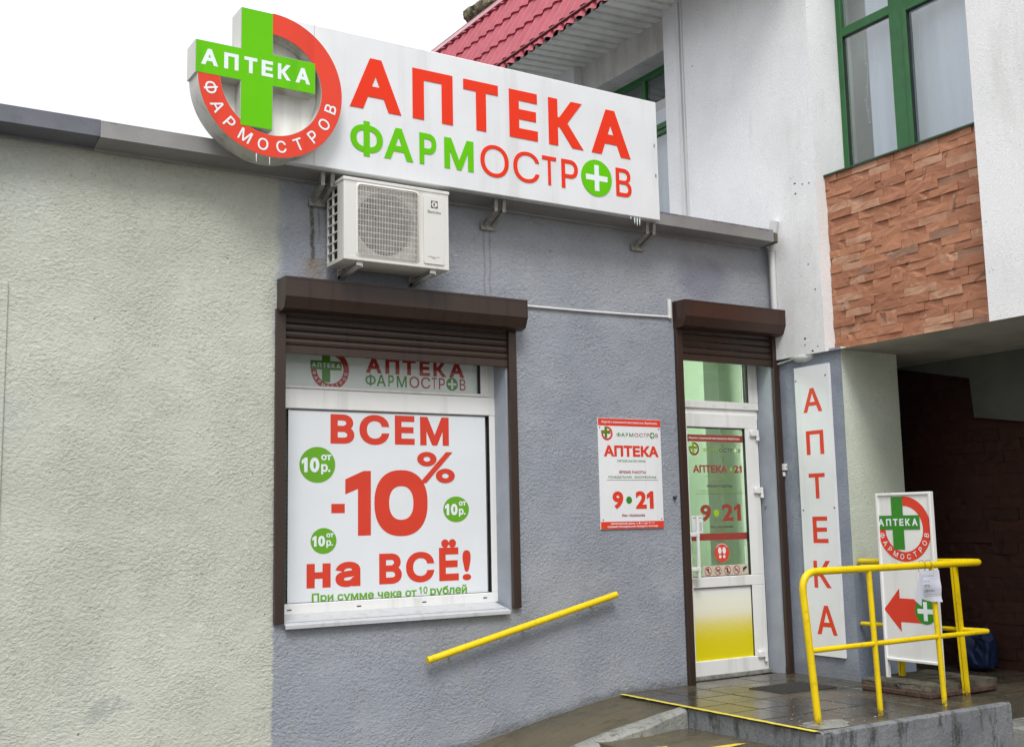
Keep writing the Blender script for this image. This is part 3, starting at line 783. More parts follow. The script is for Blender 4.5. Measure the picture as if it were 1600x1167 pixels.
# big zero
zc = U(627, 785.5); zr = U(668, 785)[0]-zc[0]; zh = (U(627, 734)[1]-U(627, 837)[1])/2
def zero(cu, cv, ru, rv_, t, mat, par, F=F_, name='lettering'):
    m_ = MB(); vs = []; seg = 48
    for k in range(seg+1):
        a = 2*math.pi*k/seg; c, s_ = math.cos(a), math.sin(a)
        sup = lambda r, v, e=.86: (cu+r*math.copysign(abs(c)**e, c), cv+v*math.copysign(abs(s_)**e, s_))
        vs += [F(*sup(ru, rv_), .0012), F(*sup(ru-t, rv_-t), .0012)]
    m_.add(vs, [[2*i, 2*i+1, 2*i+3, 2*i+2] for i in range(seg)]); return m_.build(name, mat, par)
zero(zc[0], zc[1], zr, zh, zr*.545, M['print_red'], pt)
PT('-', 517.6, 801.5, 538.6, 786.8, M['print_red'], .0)
line(pt, '%', F_, U(651.8, 754.4), U(710, 706.4), M['print_red'], .018, .0026)
for ch, x0, yb, x1, yt in (('н', 478.8, 919, 516.5, 879.5), ('а', 524, 917.5, 563, 876.5), ('В', 592.5, 912.7, 627.5, 863.7), ('С', 634.5, 910.5, 678.2, 861), ('Ё', 686.3, 907.6, 716, 841.6), ('!', 722.8, 906.5, 735.5, 858.8)):
    PT(ch, x0, yb, x1, yt, M['print_red'], .045 if ch != '!' else .018)
tx = [MB(), MB(), MB()]; lb = U(486.5, 946); rb = U(729.5, 931); 
zbl = U(487, 939.6)[1]; kc = (U(487, 927.0)[1]-zbl)/.70
put_text(tx[0], 'При сумме чека от', F_, U(487, 947)[0], zbl-.22*kc, U(651, 930)[0], zbl+.70*kc, .0012, .03)
put_text(tx[1], '10', F_, U(655, 930)[0], zbl+.14*kc, U(668, 930)[0], zbl+.80*kc, .0012, .015)
put_text(tx[2], 'рублей', F_, U(672, 930)[0], zbl-.22*kc, U(729.7, 930)[0], zbl+.80*kc, .0012, .03)
for t_ in tx: t_.build('lettering', M['print_green'], pt)
for cx, cy, r in ((496, 726, 28), (712.7, 795.4, 20), (505.6, 844.8, 20.2)):
    c = U(cx, cy); rr = (U(cx+r, cy)[0]-U(cx-r, cy)[0])/2; rz = (U(cx, cy-r)[1]-U(cx, cy+r)[1])/2
    g_ = MB(); disc(g_, F_, c[0], c[1], rr, .001, 48, rz); co = g_.build('price_circle', M['print_green'], pt)
    k = rr
    put_text(MB(), '10', F_, c[0]-.88*k, c[1]-.40*k, c[0]+.10*k, c[1]+.38*k, .0022, .05).build('lettering', M['letter_white'], co)
    put_text(MB(), 'от', F_, c[0]+.2*k, c[1]+.24*k, c[0]+.78*k, c[1]+.54*k, .0022, .04).build('lettering', M['letter_white'], co)
    put_text(MB(), 'р.', F_, c[0]+.2*k, c[1]-.50*k, c[0]+.72*k, c[1]+.04*k, .0022, .04).build('lettering', M['letter_white'], co)

# ---- the round cross logo
def logo(parent, F, cu, cv, Rr, n, mats, depth=0, flatp=.0008, sub=None, text_h=1.0, small=False):
    red, green, white = mats
    t = depth
    nn0, nn1 = (n, n+t) if t else (n, n)
    m_ = MB(); ring(m_, F, cu, cv, Rr*.705, Rr, math.pi/2, -math.pi*1.005, nn0, nn1, 96)
    rg = m_.build('ring', red, parent)
    m_ = MB(); e_ = .004 if t else flatp
    pts = [(-1.03, -.02), (-.43, -.02), (-.43, -.63), (0.0, -.63), (0.0, -.02), (.605, -.02), (.605, .415), (0.0, .415), (0.0, .99), (-.43, .99), (-.43, .415), (-1.03, .415)]
    P = [(cu+a*Rr, cv+b*Rr) for a, b in pts]
    if t: m_.prism(P, F, n, n+t+e_)
    else: m_.add([F(a, b, n+e_) for a, b in P], [list(range(12))])
    cr_ = m_.build('cross', green, parent)
    top = n+t+e_+.0006
    if not small:
        m_ = MB()
        for ch, xa_, xb_ in (('А', 135, 238), ('П', 274, 362), ('Т', 397, 478), ('Е', 505, 577), ('К', 608, 692), ('А', 722, 817)):
            put_text(m_, ch, F, cu+(-1.03+(xa_-105)/745*1.635)*Rr, cv+.095*Rr, cu+(-1.03+(xb_-105)/745*1.635)*Rr, cv+.315*Rr, top, .045)
        m_.build('lettering', white, cr_)
    m_ = MB(); word = 'ФАРМОСТРОВ'
    for i, ch in enumerate(word):
        a = math.radians(193.5+i*(347-193.5)/9); rm_ = Rr*.853
        h = Rr*.165*(1.12 if ch == 'Ф' else 1); P, T_ = glyphs(ch, .012)
        lo = P.min(0); hi = P.max(0); asp = (hi[0]-lo[0])/(hi[1]-lo[1]); wd = h*asp
        ur = Vector((math.cos(a), math.sin(a))); ut = Vector((-math.sin(a), math.cos(a)))
        f = lambda uu, vv: (lambda p_: (p_.x, p_.y))(Vector((cu, cv))+ur*(rm_-vv)+ut*uu)
        put_text(m_, ch, F, -wd/2, -h/2, wd/2, h/2, (n+t+.0006) if t else n+flatp, .012, 0, f)
    m_.build('lettering', white, rg)
    return rg, cr_
def brandname(parent, F, u0, u1, v0, v1, n, cg, cr, wht, bold=.015):
    w_ = u1-u0; s = 1/1.924   # positions measured on the big sign, 2.418..4.342
    h = v1-v0
    for ch, a, b, c_ in (('Ф', 2.418, 2.606, 0), ('А', 2.621, 2.795, 0), ('Р', 2.840, 2.944, 0), ('М', 2.998, 3.187, 0), ('О', 3.238, 3.427, 1), ('С', 3.462, 3.641, 1), ('Т', 3.67, 3.768, 1), ('Р', 3.81, 3.928, 1), ('В', 4.224, 4.342, 1)):
        m_ = MB(); x = u0+(a-2.418)*s*w_; y = u0+(b-2.418)*s*w_
        put_text(m_, ch, F, x, v0, y, v1, n, bold if not c_ else bold*.5); m_.build('letter', cr if c_ else cg, parent)
    c = u0+(4.070-2.418)*s*w_; r = .115*s*w_
    m_ = MB(); disc(m_, F, c, (v0+v1)/2, r, n, 40); d_ = m_.build('plus_disc', cg, parent)
    m_ = MB(); k = r*.74; t = r*.19; cv = (v0+v1)/2
    m_.add([F(c+a*k, cv+b*k, n+.0008) for a, b in ((-1, -.24), (-.24, -.24), (-.24, -1), (.24, -1), (.24, -.24), (1, -.24), (1, .24), (.24, .24), (.24, 1), (-.24, 1), (-.24, .24), (-1, .24))], [list(range(12))])
    m_.build('plus_mark', wht, parent)

# ---- banner in the top light
yB = .176; Ub = lambda px, py: U(px, py, yB); Fb = FY(yB)
bn = thing('window_banner', 'greenish white pharmacy banner behind the narrow upper pane of the shop window', 'banner', (2.8, yB, 1.8))
bm_ = MB(); rect(bm_, Fb, wx0-.01, zt1-.03, wx1, 2.18, -.002, .002); bm_.build('banner_sheet', M['banner_white'], bn)
c = Ub(515.8, 577.5); rr = Ub(545.2, 577)[0]-c[0]
logo(bn, Fb, c[0], c[1], rr, .001, (M['banner_red'], M['banner_green'], M['letter_white']))
for ch, x0, x1 in (('А', 571.5, 596.5), ('П', 602, 624), ('Т', 628.5, 649.5), ('Е', 655.5, 671.5), ('К', 677, 697.5), ('А', 701.5, 725.5)):
    l0 = Ub(x0, 584+(x0-571)*.041); l1 = Ub(x1, 584); m_ = MB(); z0 = Ub(571.5, 582.2)[1]
    put_text(m_, ch, Fb, l0[0], z0, l1[0], z0+.090, .001, .045); m_.build('letter', M['banner_red'], bn)
l0 = Ub(571, 602.5); l1 = Ub(727.5, 610.5)
brandname(bn, Fb, l0[0], l1[0], l0[1], l0[1]+.068, .001, M['banner_green'], M['banner_red'], M['letter_white'])

# ---- roller shutters
def shutter(label, x0, x1, zb, ztop, box_x0, box_x1, bz0, bz1, foot_z, depth, nslat, slat_bot, mbx):
    t = thing('roller_shutter', label, 'roller shutter', ((x0+x1)/2, -.03, foot_z))
    c = MB(); y1 = -.002
    prof = [(y1, bz0+.01), (y1, bz1), (-depth, bz1-.004), (-depth, bz1-.012), (-depth, bz0+.072), (-depth*.80, bz0+.012), (-depth*.42, bz0)]
    n = len(prof)
    c.add([(x, a, b) for x in (box_x0, box_x1) for a, b in prof], [[i, (i+1) % n, (i+1) % n+n, i+n] for i in range(n)]+[list(range(n))[::-1], list(range(n, 2*n))])
    bx = c.build('shutter_box', mbx, t)
    l = MB(); l.box((box_x0+.004, -depth-.0015, bz1-.017), (box_x1-.004, -depth+.001, bz1-.0145)); l.build('seam', M['rubber'], bx)
    for a in (x0, x1-.053):
        g_ = MB(); g_.box((a, -.028, foot_z), (a+.053, -.001, bz0+.02), .002)
        rl = g_.build('guide_rail', M['shutter'], t)
        for k in range(3):
            s_ = MB(); disc(s_, FY(-.028), a+.026, foot_z+.15+k*(bz0-foot_z-.3)/2, .004, .001, 10, None, .0015); s_.build('screw', M['screw'], rl)
    hh = (bz0+.03-slat_bot-.045)/nslat
    for k in range(nslat):
        s_ = MB(); z0 = slat_bot+.045+k*hh; F0 = lambda u, v, n=0: Vector((u, v, n))
        pr = [(.0, z0), (-.006, z0+hh*.12), (-.009, z0+hh*.45), (-.007, z0+hh*.8), (.0, z0+hh*.97), (.008, z0+hh*.97), (.008, z0)]
        m_ = len(pr)
        s_.add([(x, a, b) for x in (x0+.05, x1-.05) for a, b in pr], [[i, (i+1) % m_, (i+1) % m_+m_, i+m_] for i in range(m_)])
        s_.build('slat', M['shutter'], t)
    s_ = MB(); s_.box((x0+.05, -.010, slat_bot), (x1-.05, .010, slat_bot+.044), .002); s_.build('bottom_bar', M['shutter'], t)
    return t
wl0 = at(446, 551, 'y', 0); 
shutter('wide brown roller shutter half lowered over the shop window', 2.078, 3.582, 0, 0, 2.088, 3.600, 2.19, 2.372, .560, .135, 5, at(446, 551, 'y', -.01).z, M['shutter'])
shutter('narrow brown roller shutter raised above the glazed door', 4.835, 5.762, 0, 0, 4.832, 5.752, 2.305, 2.488, .004, .135, 4, at(1062.6, 562, 'y', -.01).z, M['shutter_red'])

# ---- door: frame, transom light, leaf
Dy = .13; dq = lambda px, py, y=Dy: at(px, py, 'y', y)
fr_ = MB()
ftz = dq(1120, 636).z+.0; fr_x0 = dx0+.0; fr_x1 = dx1-.005
zta = dq(1067, 624.4).z; ztb = dq(1067, 636).z; ztl = dq(1067, 643.9).z
rx = dq(1170.6, 629).x
fr_.box((fr_x0, Dy, ztb), (fr_x1, Dy+.07, zta), .004)
fr_.box((rx, Dy, zta), (fr_x1, Dy+.07, dz1), .004); fr_.box((fr_x0, Dy, zta), (fr_x0+.03, Dy+.07, dz1), .004)
fr_.box((fr_x0, Dy+.02, .02), (fr_x0+.055, Dy+.08, ztb), .003); fr_.box((fr_x1-.03, Dy+.02, .02), (fr_x1, Dy+.08, ztb), .003)
fr_.box((fr_x0, Dy+.015, ztl-.03), (fr_x1, Dy+.069, ztb-.0005), .003)
fro = fr_.build('transom_frame', M['pvc'], B)
MB().box((fr_x0+.02, Dy+.03, zta-.004), (rx+.004, Dy+.036, dz1)).build('pane', M['glass_door'], fro)
gk = MB(); gk.box((rx-.006, Dy+.006, zta), (rx+.0006, Dy+.03, dz1)); gk.box((rx-.028, Dy+.012, zta), (rx-.024, Dy+.03, dz1)); gk.build('gasket', M['rubber'], fro)
for px, py in ((1068, 631), (1116, 633.5), (1164, 635.5)):
    p = dq(px, py); MB().box((p.x-.013, Dy-.003, p.z-.004), (p.x+.013, Dy+.003, p.z+.004), .001).build('drain_cap', M['pvc_warm'], fro)
MB().box((fr_x0, Dy-.01, .0), (fr_x1, Dy+.1, .028), .003).build('threshold', M['galv'], B)
leaf = MB(); L0 = dx0+.035; L1 = dq(1199, 1000).x; zb = dq(1201, 1046.5).z; ztp = ztl
gxa, gxb = dq(1074.4, 700).x, dq(1163, 700).x; gza, gzb = dq(1173.8, 897.5).z, dq(1163, 669.6).z
pxa, pxb = dq(1086.7, 918).x, dq(1177, 913.5).x; pza, pzb = dq(1181.4, 1023.9).z, dq(1177, 913.5).z
gxa = min(gxa, pxa); pxa = gxa; gxb = (gxb+pxb)/2; pxb = gxb
y0, y1 = Dy-.005, Dy+.06
leaf.box((L0, y0, zb), (L1, y1, pza), .004); leaf.box((L0, y0, pzb), (L1, y1, gza), .004); leaf.box((L0, y0, gzb), (L1, y1, ztp), .004)
for a, b in ((pza, pzb), (gza, gzb)):
    leaf.box((L0, y0+.0006, a), (gxa, y1, b), .003); leaf.box((gxb, y0+.0006, a), (L1, y1, b), .003)
door = leaf.build('door', M['pvc'], B); door['label'] = 'white half-glazed plastic door'
MB().box((pxa-.002, Dy+.012, pza-.002), (pxb+.002, Dy+.02, pzb+.002)).build('lower_panel', M['dots'], door)['label'] = 'white lower panel fading to yellow honeycomb'
MB().box((gxa-.002, Dy+.022, gza-.002), (gxb+.002, Dy+.028, gzb+.002)).build('pane', M['glass_door'], door)
gk = MB()
gk.box((gxb-.006, Dy+.003, gza), (gxb+.0006, Dy+.022, gzb)); gk.box((gxa, Dy+.003, gzb-.007), (gxb-.006, Dy+.022, gzb+.0006)); gk.box((gxa, Dy+.003, gza-.0005), (gxb-.006, Dy+.022, gza+.004))
gk.box((pxa, Dy+.003, pzb-.004), (pxb, Dy+.012, pzb+.0006)); gk.box((pxb-.003, Dy+.003, pza), (pxb+.0006, Dy+.012, pzb-.004)); gk.box((L0, y0+.02, zb-.012), (L1, y0+.05, zb+.002))
gk.build('gasket', M['rubber'], door)
for px, py in ((1180, 677), (1187, 766), (1194, 1021)):
    p = dq(px, py, Dy-.02); h = MB(); h.box((p.x-.045, Dy-.026, p.z-.022), (p.x+.012, Dy-.004, p.z+.022), .004)
    h.tube([(p.x+.022, Dy-.018, p.z-.05), (p.x+.022, Dy-.018, p.z-.022)], .013, 12); h.tube([(p.x+.022, Dy-.018, p.z-.02), (p.x+.022, Dy-.018, p.z+.022)], .011, 12)
    h.build('hinge', M['pvc'], door)
# pull handle
ha = at(1088.6, 806, 'y', Dy-.065); hb = at(1094.5, 905, 'y', Dy-.065); hx = (ha.x+hb.x)/2
h = MB(); h.tube([(hx, Dy-.062, hb.z), (hx, Dy-.062, ha.z)], .0115, 14); ho = h.build('pull_handle', M['pvc'], door)
for zz in (at(1089, 835, 'y', Dy-.06).z, at(1092, 889, 'y', Dy-.06).z):
    b = MB(); b.box((hx-.075, Dy-.072, zz-.014), (hx+.013, Dy-.055, zz+.014), .004); b.box((hx-.075, Dy-.056, zz-.014), (hx-.05, Dy-.005, zz+.014), .003); b.build('handle_mount', M['pvc'], door)
# interior of the shop
rm_ = MB(); ix0, ix1, iy0, iy1 = 3.7, 6.30, .31, 3.2
rm_.add([(ix0, iy0, 0), (ix1, iy0, 0), (ix1, iy1, 0), (ix0, iy1, 0), (ix0, iy0, 2.75), (ix1, iy0, 2.75), (ix1, iy1, 2.75), (ix0, iy1, 2.75)], [[0, 1, 2, 3], [4, 7, 6, 5], [3, 2, 6, 7], [0, 3, 7, 4], [2, 1, 5, 6]])
rm_.build('shop_interior', M['room_green'], B)
ca_, cb_ = at(1106, 750, 'y', 1.0).x, at(1129, 750, 'y', 1.0).x
MB().box((ca_, 1.0, 0), (cb_, 1.25, 2.74)).build('interior_column', M['room_col'], B)
MB().box((4.0, .5, 2.70), (5.3, 1.6, 2.74)).build('ceiling_lamp', M['ceil_lamp'], B)
bmz = MB(); bmz.box((3.8, 1.9, 2.45), (6.29, 2.0, 2.74)); bmz.box((5.9, .4, 2.55), (5.98, 3.1, 2.74)); bmz.build('ceiling_beam', M['room_green'], B)

# ---- poster layouts (opening hours)
def hours(parent, F, box, n, red, green, white, dark, mar, film=False):
    u0, v0, u1, v1 = box; w_, h_ = u1-u0, v1-v0
    X = lambda a: u0+a*w_; Y = lambda b: v1-b*h_
    def tx(body, a, b, c_, d, mat, bold=.02, par=parent):
        m_ = MB(); put_text(m_, body, F, X(a), Y(d), X(c_), Y(b), n+.0006, bold); return m_.build('lettering', mat, par)
    m_ = MB(); rect(m_, F, X(0), Y(.066), X(1), Y(0), n); b1 = m_.build('red_band', red, parent)
    m_ = MB(); put_text(m_, 'Общество с ограниченной ответственностью «ФармОстров»', F, X(.05), Y(.047), X(.95), Y(.02), n+.001, .015); m_.build('lettering', white, b1)
    logo(parent, F, X(.135), Y(.136), w_*.088, n+.0004, (red, green, dark if film else red), 0, .0006)
    brandname(parent, F, X(.285), X(.955), Y(.163), Y(.128), n+.0004, green, dark if film else mar, white)
    if not film:
        tx('АПТЕКА', .075, .245, .955, .345, red, .045); tx('ПЯТОЙ КАТЕГОРИИ', .285, .370, .735, .397, green, .01)
        tx('ВРЕМЯ РАБОТЫ', .31, .475, .735, .500, mar, .02); tx('ПОНЕДЕЛЬНИК - ВОСКРЕСЕНЬЕ', .135, .522, .905, .547, green, .01)
        m_ = MB(); rect(m_, F, X(.11), Y(.5605), X(.93), Y(.5575), n+.0004); m_.build('rule', dark, parent)
        tx('9', .19, .662, .36, .822, red, .045); tx('21', .555, .660, .845, .822, red, .045)
        m_ = MB(); disc(m_, F, X(.45), Y(.742), w_*.046, n+.0006, 32); m_.build('dot', green, parent)
        tx('без перерыва', .33, .866, .695, .897, mar, .02)
        m_ = MB(); rect(m_, F, X(0), Y(1), X(1), Y(.935), n); b2 = m_.build('red_band', red, parent)
        m_ = MB(); put_text(m_, 'санитарный день: с 8.00 до 10.00', F, X(.15), Y(.965), X(.85), Y(.942), n+.001, .02); m_.build('lettering', white, b2); m_ = MB()
        put_text(m_, 'первый понедельник каждого месяца', F, X(.1), Y(.992), X(.9), Y(.969), n+.001, .02); m_.build('lettering', white, b2)
    else:
        tx('АПТЕКА', .10, .290, .70, .362, red, .04); tx('21', .82, .290, .965, .362, red, .03)
        m_ = MB(); disc(m_, F, X(.77), Y(.328), w_*.023, n+.0006, 24); m_.build('dot', M['film_yel'], parent)
        tx('пятой категории', .30, .386, .78, .412, green, .0); tx('ВРЕМЯ РАБОТЫ', .33, .476, .77, .502, mar, .02)
        tx('ПОНЕДЕЛЬНИК - ВОСКРЕСЕНЬЕ', .155, .525, .95, .550, green, .0)
        m_ = MB(); rect(m_, F, X(.13), Y(.5635), X(.97), Y(.560), n+.0004); m_.build('rule', dark, parent)
        tx('9', .20, .665, .385, .822, red, .035); tx('21', .575, .660, .91, .822, red, .035)
        m_ = MB(); disc(m_, F, X(.475), Y(.745), w_*.048, n+.0006, 32); m_.build('dot', M['film_yel'], parent)
        tx('без перерыва', .37, .862, .76, .892, dark, .02)
        m_ = MB(); rect(m_, F, X(.03), Y(1), X(1), Y(.935), n+.0004); m_.build('red_band', red, parent)
# wall poster
hp = thing('opening_hours_sign', 'white opening-hours plate with red АПТЕКА and 9-21 fixed on the blue-grey wall', 'sign', (4.44, -.006, 1.0))
pa = at(939.4, 827.1, 'y', -.008); pb = at(1030.2, 656.3, 'y', -.008); px0 = pa.x-.002; px1 = pb.x+.006
m_ = MB(); m_.box((px0, -.008, pa.z), (px1, -.001, pb.z), .001); m_.build('plate', M['panel_white'], hp)
hours(hp, FY(-.008), (px0+.0015, pa.z+.0015, px1-.0015, pb.z-.0015), .0008, M['print_red2'], M['print_green2'], M['letter_white'], M['print_dark'], M['print_maroon'])
for a, b in ((.025, .085), (.97, .085), (.04, .915), (.965, .915)):
    m_ = MB(); disc(m_, FY(-.008), px0+a*(px1-px0), pb.z-b*(pb.z-pa.z), .005, .0005, 12, None, .002); m_.build('screw', M['galv'], hp)
# door film
Yg = Dy+.0215; dA = at(1075.5, 681, 'y', Yg); dB = at(1169.5, 843, 'y', Yg)
hd = thing('opening_hours_sticker', 'see-through opening-hours sticker with red 9-21 on the door glass', 'sticker', ((dA.x+dB.x)/2, Yg, dB.z))
xa, xb = gxa+.004, gxb-.008
hours(hd, FY(Yg), (xa, at(1167, 842, 'y', Yg).z, xb, at(1161, 681, 'y', Yg).z), .0012, M['film_red'], M['film_green'], M['letter_white'], M['film_dark'], M['film_dark'], True)
# round shoe sticker
c = at(1128, 863, 'y', Yg); ru = at(1139.5, 863, 'y', Yg).x-c.x; rz = c.z-at(1128, 877.8, 'y', Yg).z; Fs = FY(Yg)
st = thing('shoe_sticker', 'round red sticker with two white shoe soles on the door glass', 'sticker', c)
m_ = MB(); disc(m_, Fs, c.x, c.z, ru, .001, 40, rz); so = m_.build('disc', M['print_red2'], st)
m_ = MB()
for s_ in (-1, 1):
    disc(m_, Fs, c.x+s_*ru*.30, c.z+rz*.22, ru*.23, .0018, 20, rz*.36); disc(m_, Fs, c.x+s_*ru*.27, c.z-rz*.42, ru*.17, .0018, 16, rz*.17)
m_.build('shoe_sole', M['letter_white'], so)
m_ = MB(); ring(m_, Fs, c.x, c.z, ru*.86, ru*.92, 2.5, .64, .0018, .0018, 24); m_.build('rim_mark', M['letter_white'], so)
# pictogram strip
m_names = ('ice_cream', 'dog', 'skates', 'smoking', 'camera')
zA = at(1130, 899.5, 'y', Yg).z; zB = at(1130, 882.5, 'y', Yg).z
edges_px = (1098.5, 1114, 1129.5, 1144, 1158, 1171)
labs = ('small square prohibition sticker with crossed-out food, leftmost of the row under the shoe sticker', 'small square prohibition sticker with crossed-out dog in the row on the door glass',
        'small square prohibition sticker with a crossed-out roller skate, right of the dog sticker', 'small square no-smoking sticker with a crossed-out cigarette beside the camera sticker', 'small pale sticker with a black surveillance camera at the right end of the row')
for i in range(5):
    u0_, u1_ = at(edges_px[i], 892, 'y', Yg).x, at(edges_px[i+1], 892, 'y', Yg).x
    if i == 4: u1_ = min(u1_, gxb-.007)
    u0_ += .001; u1_ -= .001
    s = thing('pictogram_sticker', labs[i], 'sticker', ((u0_+u1_)/2, Yg, zA), 'pictogram stickers along the bottom of the door glass')
    m_ = MB(); rect(m_, Fs, u0_, zA, u1_, zB, .0008); sh = m_.build('backing', simple('sticker_cream', (.66, .56, .45), .4, .06) if i == 0 else bpy.data.materials['sticker_cream'], s)
    cu, cv = (u0_+u1_)/2, (zA+zB)/2; r = min(u1_-u0_, zB-zA)*.42
    g_ = MB()
    if i == 4:
        put = [(-.7, .3), (.5, .8), (.8, .3), (-.1, -.1), (-.1, -.4), (-.8, -.6), (-.5, -.1)]
        g_.add([Fs(cu+a*r, cv+.1*r+b*r, .0014) for a, b in put], [list(range(7))]); g_.build('pictogram', M['print_black'], sh); continue
    if i == 0: g_.add([Fs(cu+a*r, cv+b*r, .0014) for a, b in ((-.25, .2), (0, -.6), (.25, .2), (.3, .5), (0, .65), (-.3, .5))], [list(range(6))])
    if i == 1:
        rect(g_, Fs, cu-.45*r, cv-.1*r, cu+.3*r, cv+.2*r, .0014); rect(g_, Fs, cu-.42*r, cv-.5*r, cu-.3*r, cv-.1*r, .0014); rect(g_, Fs, cu+.15*r, cv-.5*r, cu+.27*r, cv-.1*r, .0014); rect(g_, Fs, cu+.3*r, cv+.05*r, cu+.6*r, cv+.4*r, .0014); rect(g_, Fs, cu-.55*r, cv+.2*r, cu-.45*r, cv+.45*r, .0014)
    if i == 2: g_.add([Fs(cu+a*r, cv+b*r, .0014) for a, b in ((-.15, .6), (.15, .6), (.1, 0), (.45, -.3), (.45, -.45), (-.3, -.45), (-.3, 0))], [list(range(7))]); disc(g_, Fs, cu-.15*r, cv-.58*r, .1*r, .0014, 10); disc(g_, Fs, cu+.25*r, cv-.58*r, .1*r, .0014, 10)
    if i == 3: rect(g_, Fs, cu-.55*r, cv-.12*r, cu+.35*r, cv+.05*r, .0014); rect(g_, Fs, cu+.40*r, cv-.12*r, cu+.55*r, cv+.05*r, .0014); rect(g_, Fs, cu+.42*r, cv+.12*r, cu+.5*r, cv+.5*r, .0014)
    g_.build('pictogram', M['print_black'], sh)
    g_ = MB(); ring(g_, Fs, cu, cv, r*.84, r, 0, 2*math.pi, .0018, .0018, 28); a = .09*r
    g_.add([Fs(cu-.6*r-a, cv+.6*r-a, .0022), Fs(cu+.6*r-a, cv-.6*r-a, .0022), Fs(cu+.6*r+a, cv-.6*r+a, .0022), Fs(cu-.6*r+a, cv+.6*r+a, .0022)], [[0, 1, 2, 3]]); g_.build('prohibition_ring', M['print_maroon'], sh)
# handle paper sticker
k = at(1091, 822, 'y', Yg)
m_ = MB(); rect(m_, Fs, at(1081, 820, 'y', Yg).x, at(1090, 832, 'y', Yg).z, at(1097.5, 820, 'y', Yg).x, at(1090, 805, 'y', Yg).z, .003)
s = thing('push_sticker', 'small white printed label behind the top of the pull handle on the door', 'sticker', k); lo_ = m_.build('backing', M['print_white'], s)
m_ = MB(); c1, c2 = at(1082.5, 820, 'y', Yg), at(1096, 808, 'y', Yg)
for j in range(5): rect(m_, Fs, c2.x-.02, c1.z+.01-j*.012, c2.x-.004, c1.z+.014-j*.012, .0036)
rect(m_, Fs, c1.x, c2.z-.005, c2.x, c2.z-.001, .0036); m_.build('print_lines', M['print_black'], lo_)

# ------------------------------------------------------------------ the big sign
SN = -.225
sg = thing('pharmacy_sign', 'large white sign box with red letters and round green cross emblem above the roof edge', 'sign', (3.3, -.2, 2.96))
m_ = MB(); m_.box((1.93, SN, 2.957), (4.572, -.168, 3.748), .004)
m_.build('sign_panel', M['sign_white'], sg)
m_ = MB(); m_.prism([(1.940, 3.325)]+[(1.940+.388*math.cos(a), 3.325+.388*math.sin(a)) for a in [math.pi/2-k*math.pi*1.5/60 for k in range(61)]], FY(-.168), 0, .058); m_.build('back_plate', M['back_plate'], sg)
# raised ring and cross with pale sides
cu, cv, Rr = 1.940, 3.325, .387
m_ = MB(); ring(m_, FY(-.168), cu, cv, Rr*.70, Rr*1.006, math.pi/2, -math.pi*1.004, 0, .144, 110); m_.build('ring_body', M['sign_side'], sg, True)
m_ = MB(); pts = [(-1.036, -.026), (-.436, -.026), (-.436, -.636), (.006, -.636), (.006, -.026), (.611, -.026), (.611, .421), (.006, .421), (.006, .996), (-.436, .996), (-.436, .421), (-1.036, .421)]
m_.prism([(cu+a*Rr, cv+b*Rr) for a, b in pts], FY(-.168), 0, .1455); m_.build('cross_body', M['sign_side'], sg)
logo(sg, FY(-.168), cu, cv, Rr, .1470, (M['sign_ring_red'], M['sign_green'], M['letter_white']), 0, .0012)
Fsn = FY(SN)
for ch, a, b in (('А', 2.413, 2.725), ('П', 2.797, 3.056), ('Т', 3.128, 3.363), ('Е', 3.441, 3.641), ('К', 3.722, 3.978), ('А', 4.040, 4.345)):
    m_ = MB(); put_text(m_, ch, Fsn, a, 3.327, b, 3.624, .0004, .045, .003); m_.build('letter', M['sign_red'], sg)
for ch, a, b, v0_, v1_, mat, bo in (('Ф', 2.416, 2.610, 3.058, 3.257, 'sign_green', .025), ('А', 2.618, 2.797, 3.067, 3.250, 'sign_green', .03), ('Р', 2.838, 2.945, 3.068, 3.250, 'sign_green', .03), ('М', 2.997, 3.189, 3.068, 3.250, 'sign_green', .03),
                         ('О', 3.236, 3.429, 3.060, 3.254, 'sign_red', .0), ('С', 3.462, 3.645, 3.060, 3.250, 'sign_red', .0), ('Т', 3.668, 3.770, 3.069, 3.248, 'sign_red', .01), ('Р', 3.808, 3.930, 3.068, 3.249, 'sign_red', .01), ('В', 4.223, 4.344, 3.073, 3.256, 'sign_red', .01)):
    m_ = MB(); put_text(m_, ch, Fsn, a, v0_, b, v1_, .0004, bo, .003); m_.build('letter', M[mat], sg)
m_ = MB(); disc(m_, Fsn, 4.072, 3.164, .117, .0004, 56, None, .003); d_ = m_.build('plus_disc', M['sign_green'], sg)
m_ = MB(); m_.add([Fsn(4.072+a*.083, 3.164+b*.083, .0042) for a, b in ((-1, -.21), (-.21, -.21), (-.21, -1), (.21, -1), (.21, -.21), (1, -.21), (1, .21), (.21, .21), (.21, 1), (-.21, 1), (-.21, .21), (-1, .21))], [list(range(12))]); m_.build('plus_mark', M['letter_white'], d_)
m_ = MB()
for px, py in ((1022, 228), (1024.5, 275)):
    p = at(px, py, 'y', SN); m_.box((p.x-.006, SN-.002, p.z-.012), (p.x+.006, SN, p.z+.012), .001)
m_.build('fastener', M['galv'], sg)
m_ = MB(); m_.box((2.206, SN-.0008, 2.962), (2.2075, SN, 3.744)); m_.build('panel_seam', M['galv'], sg)
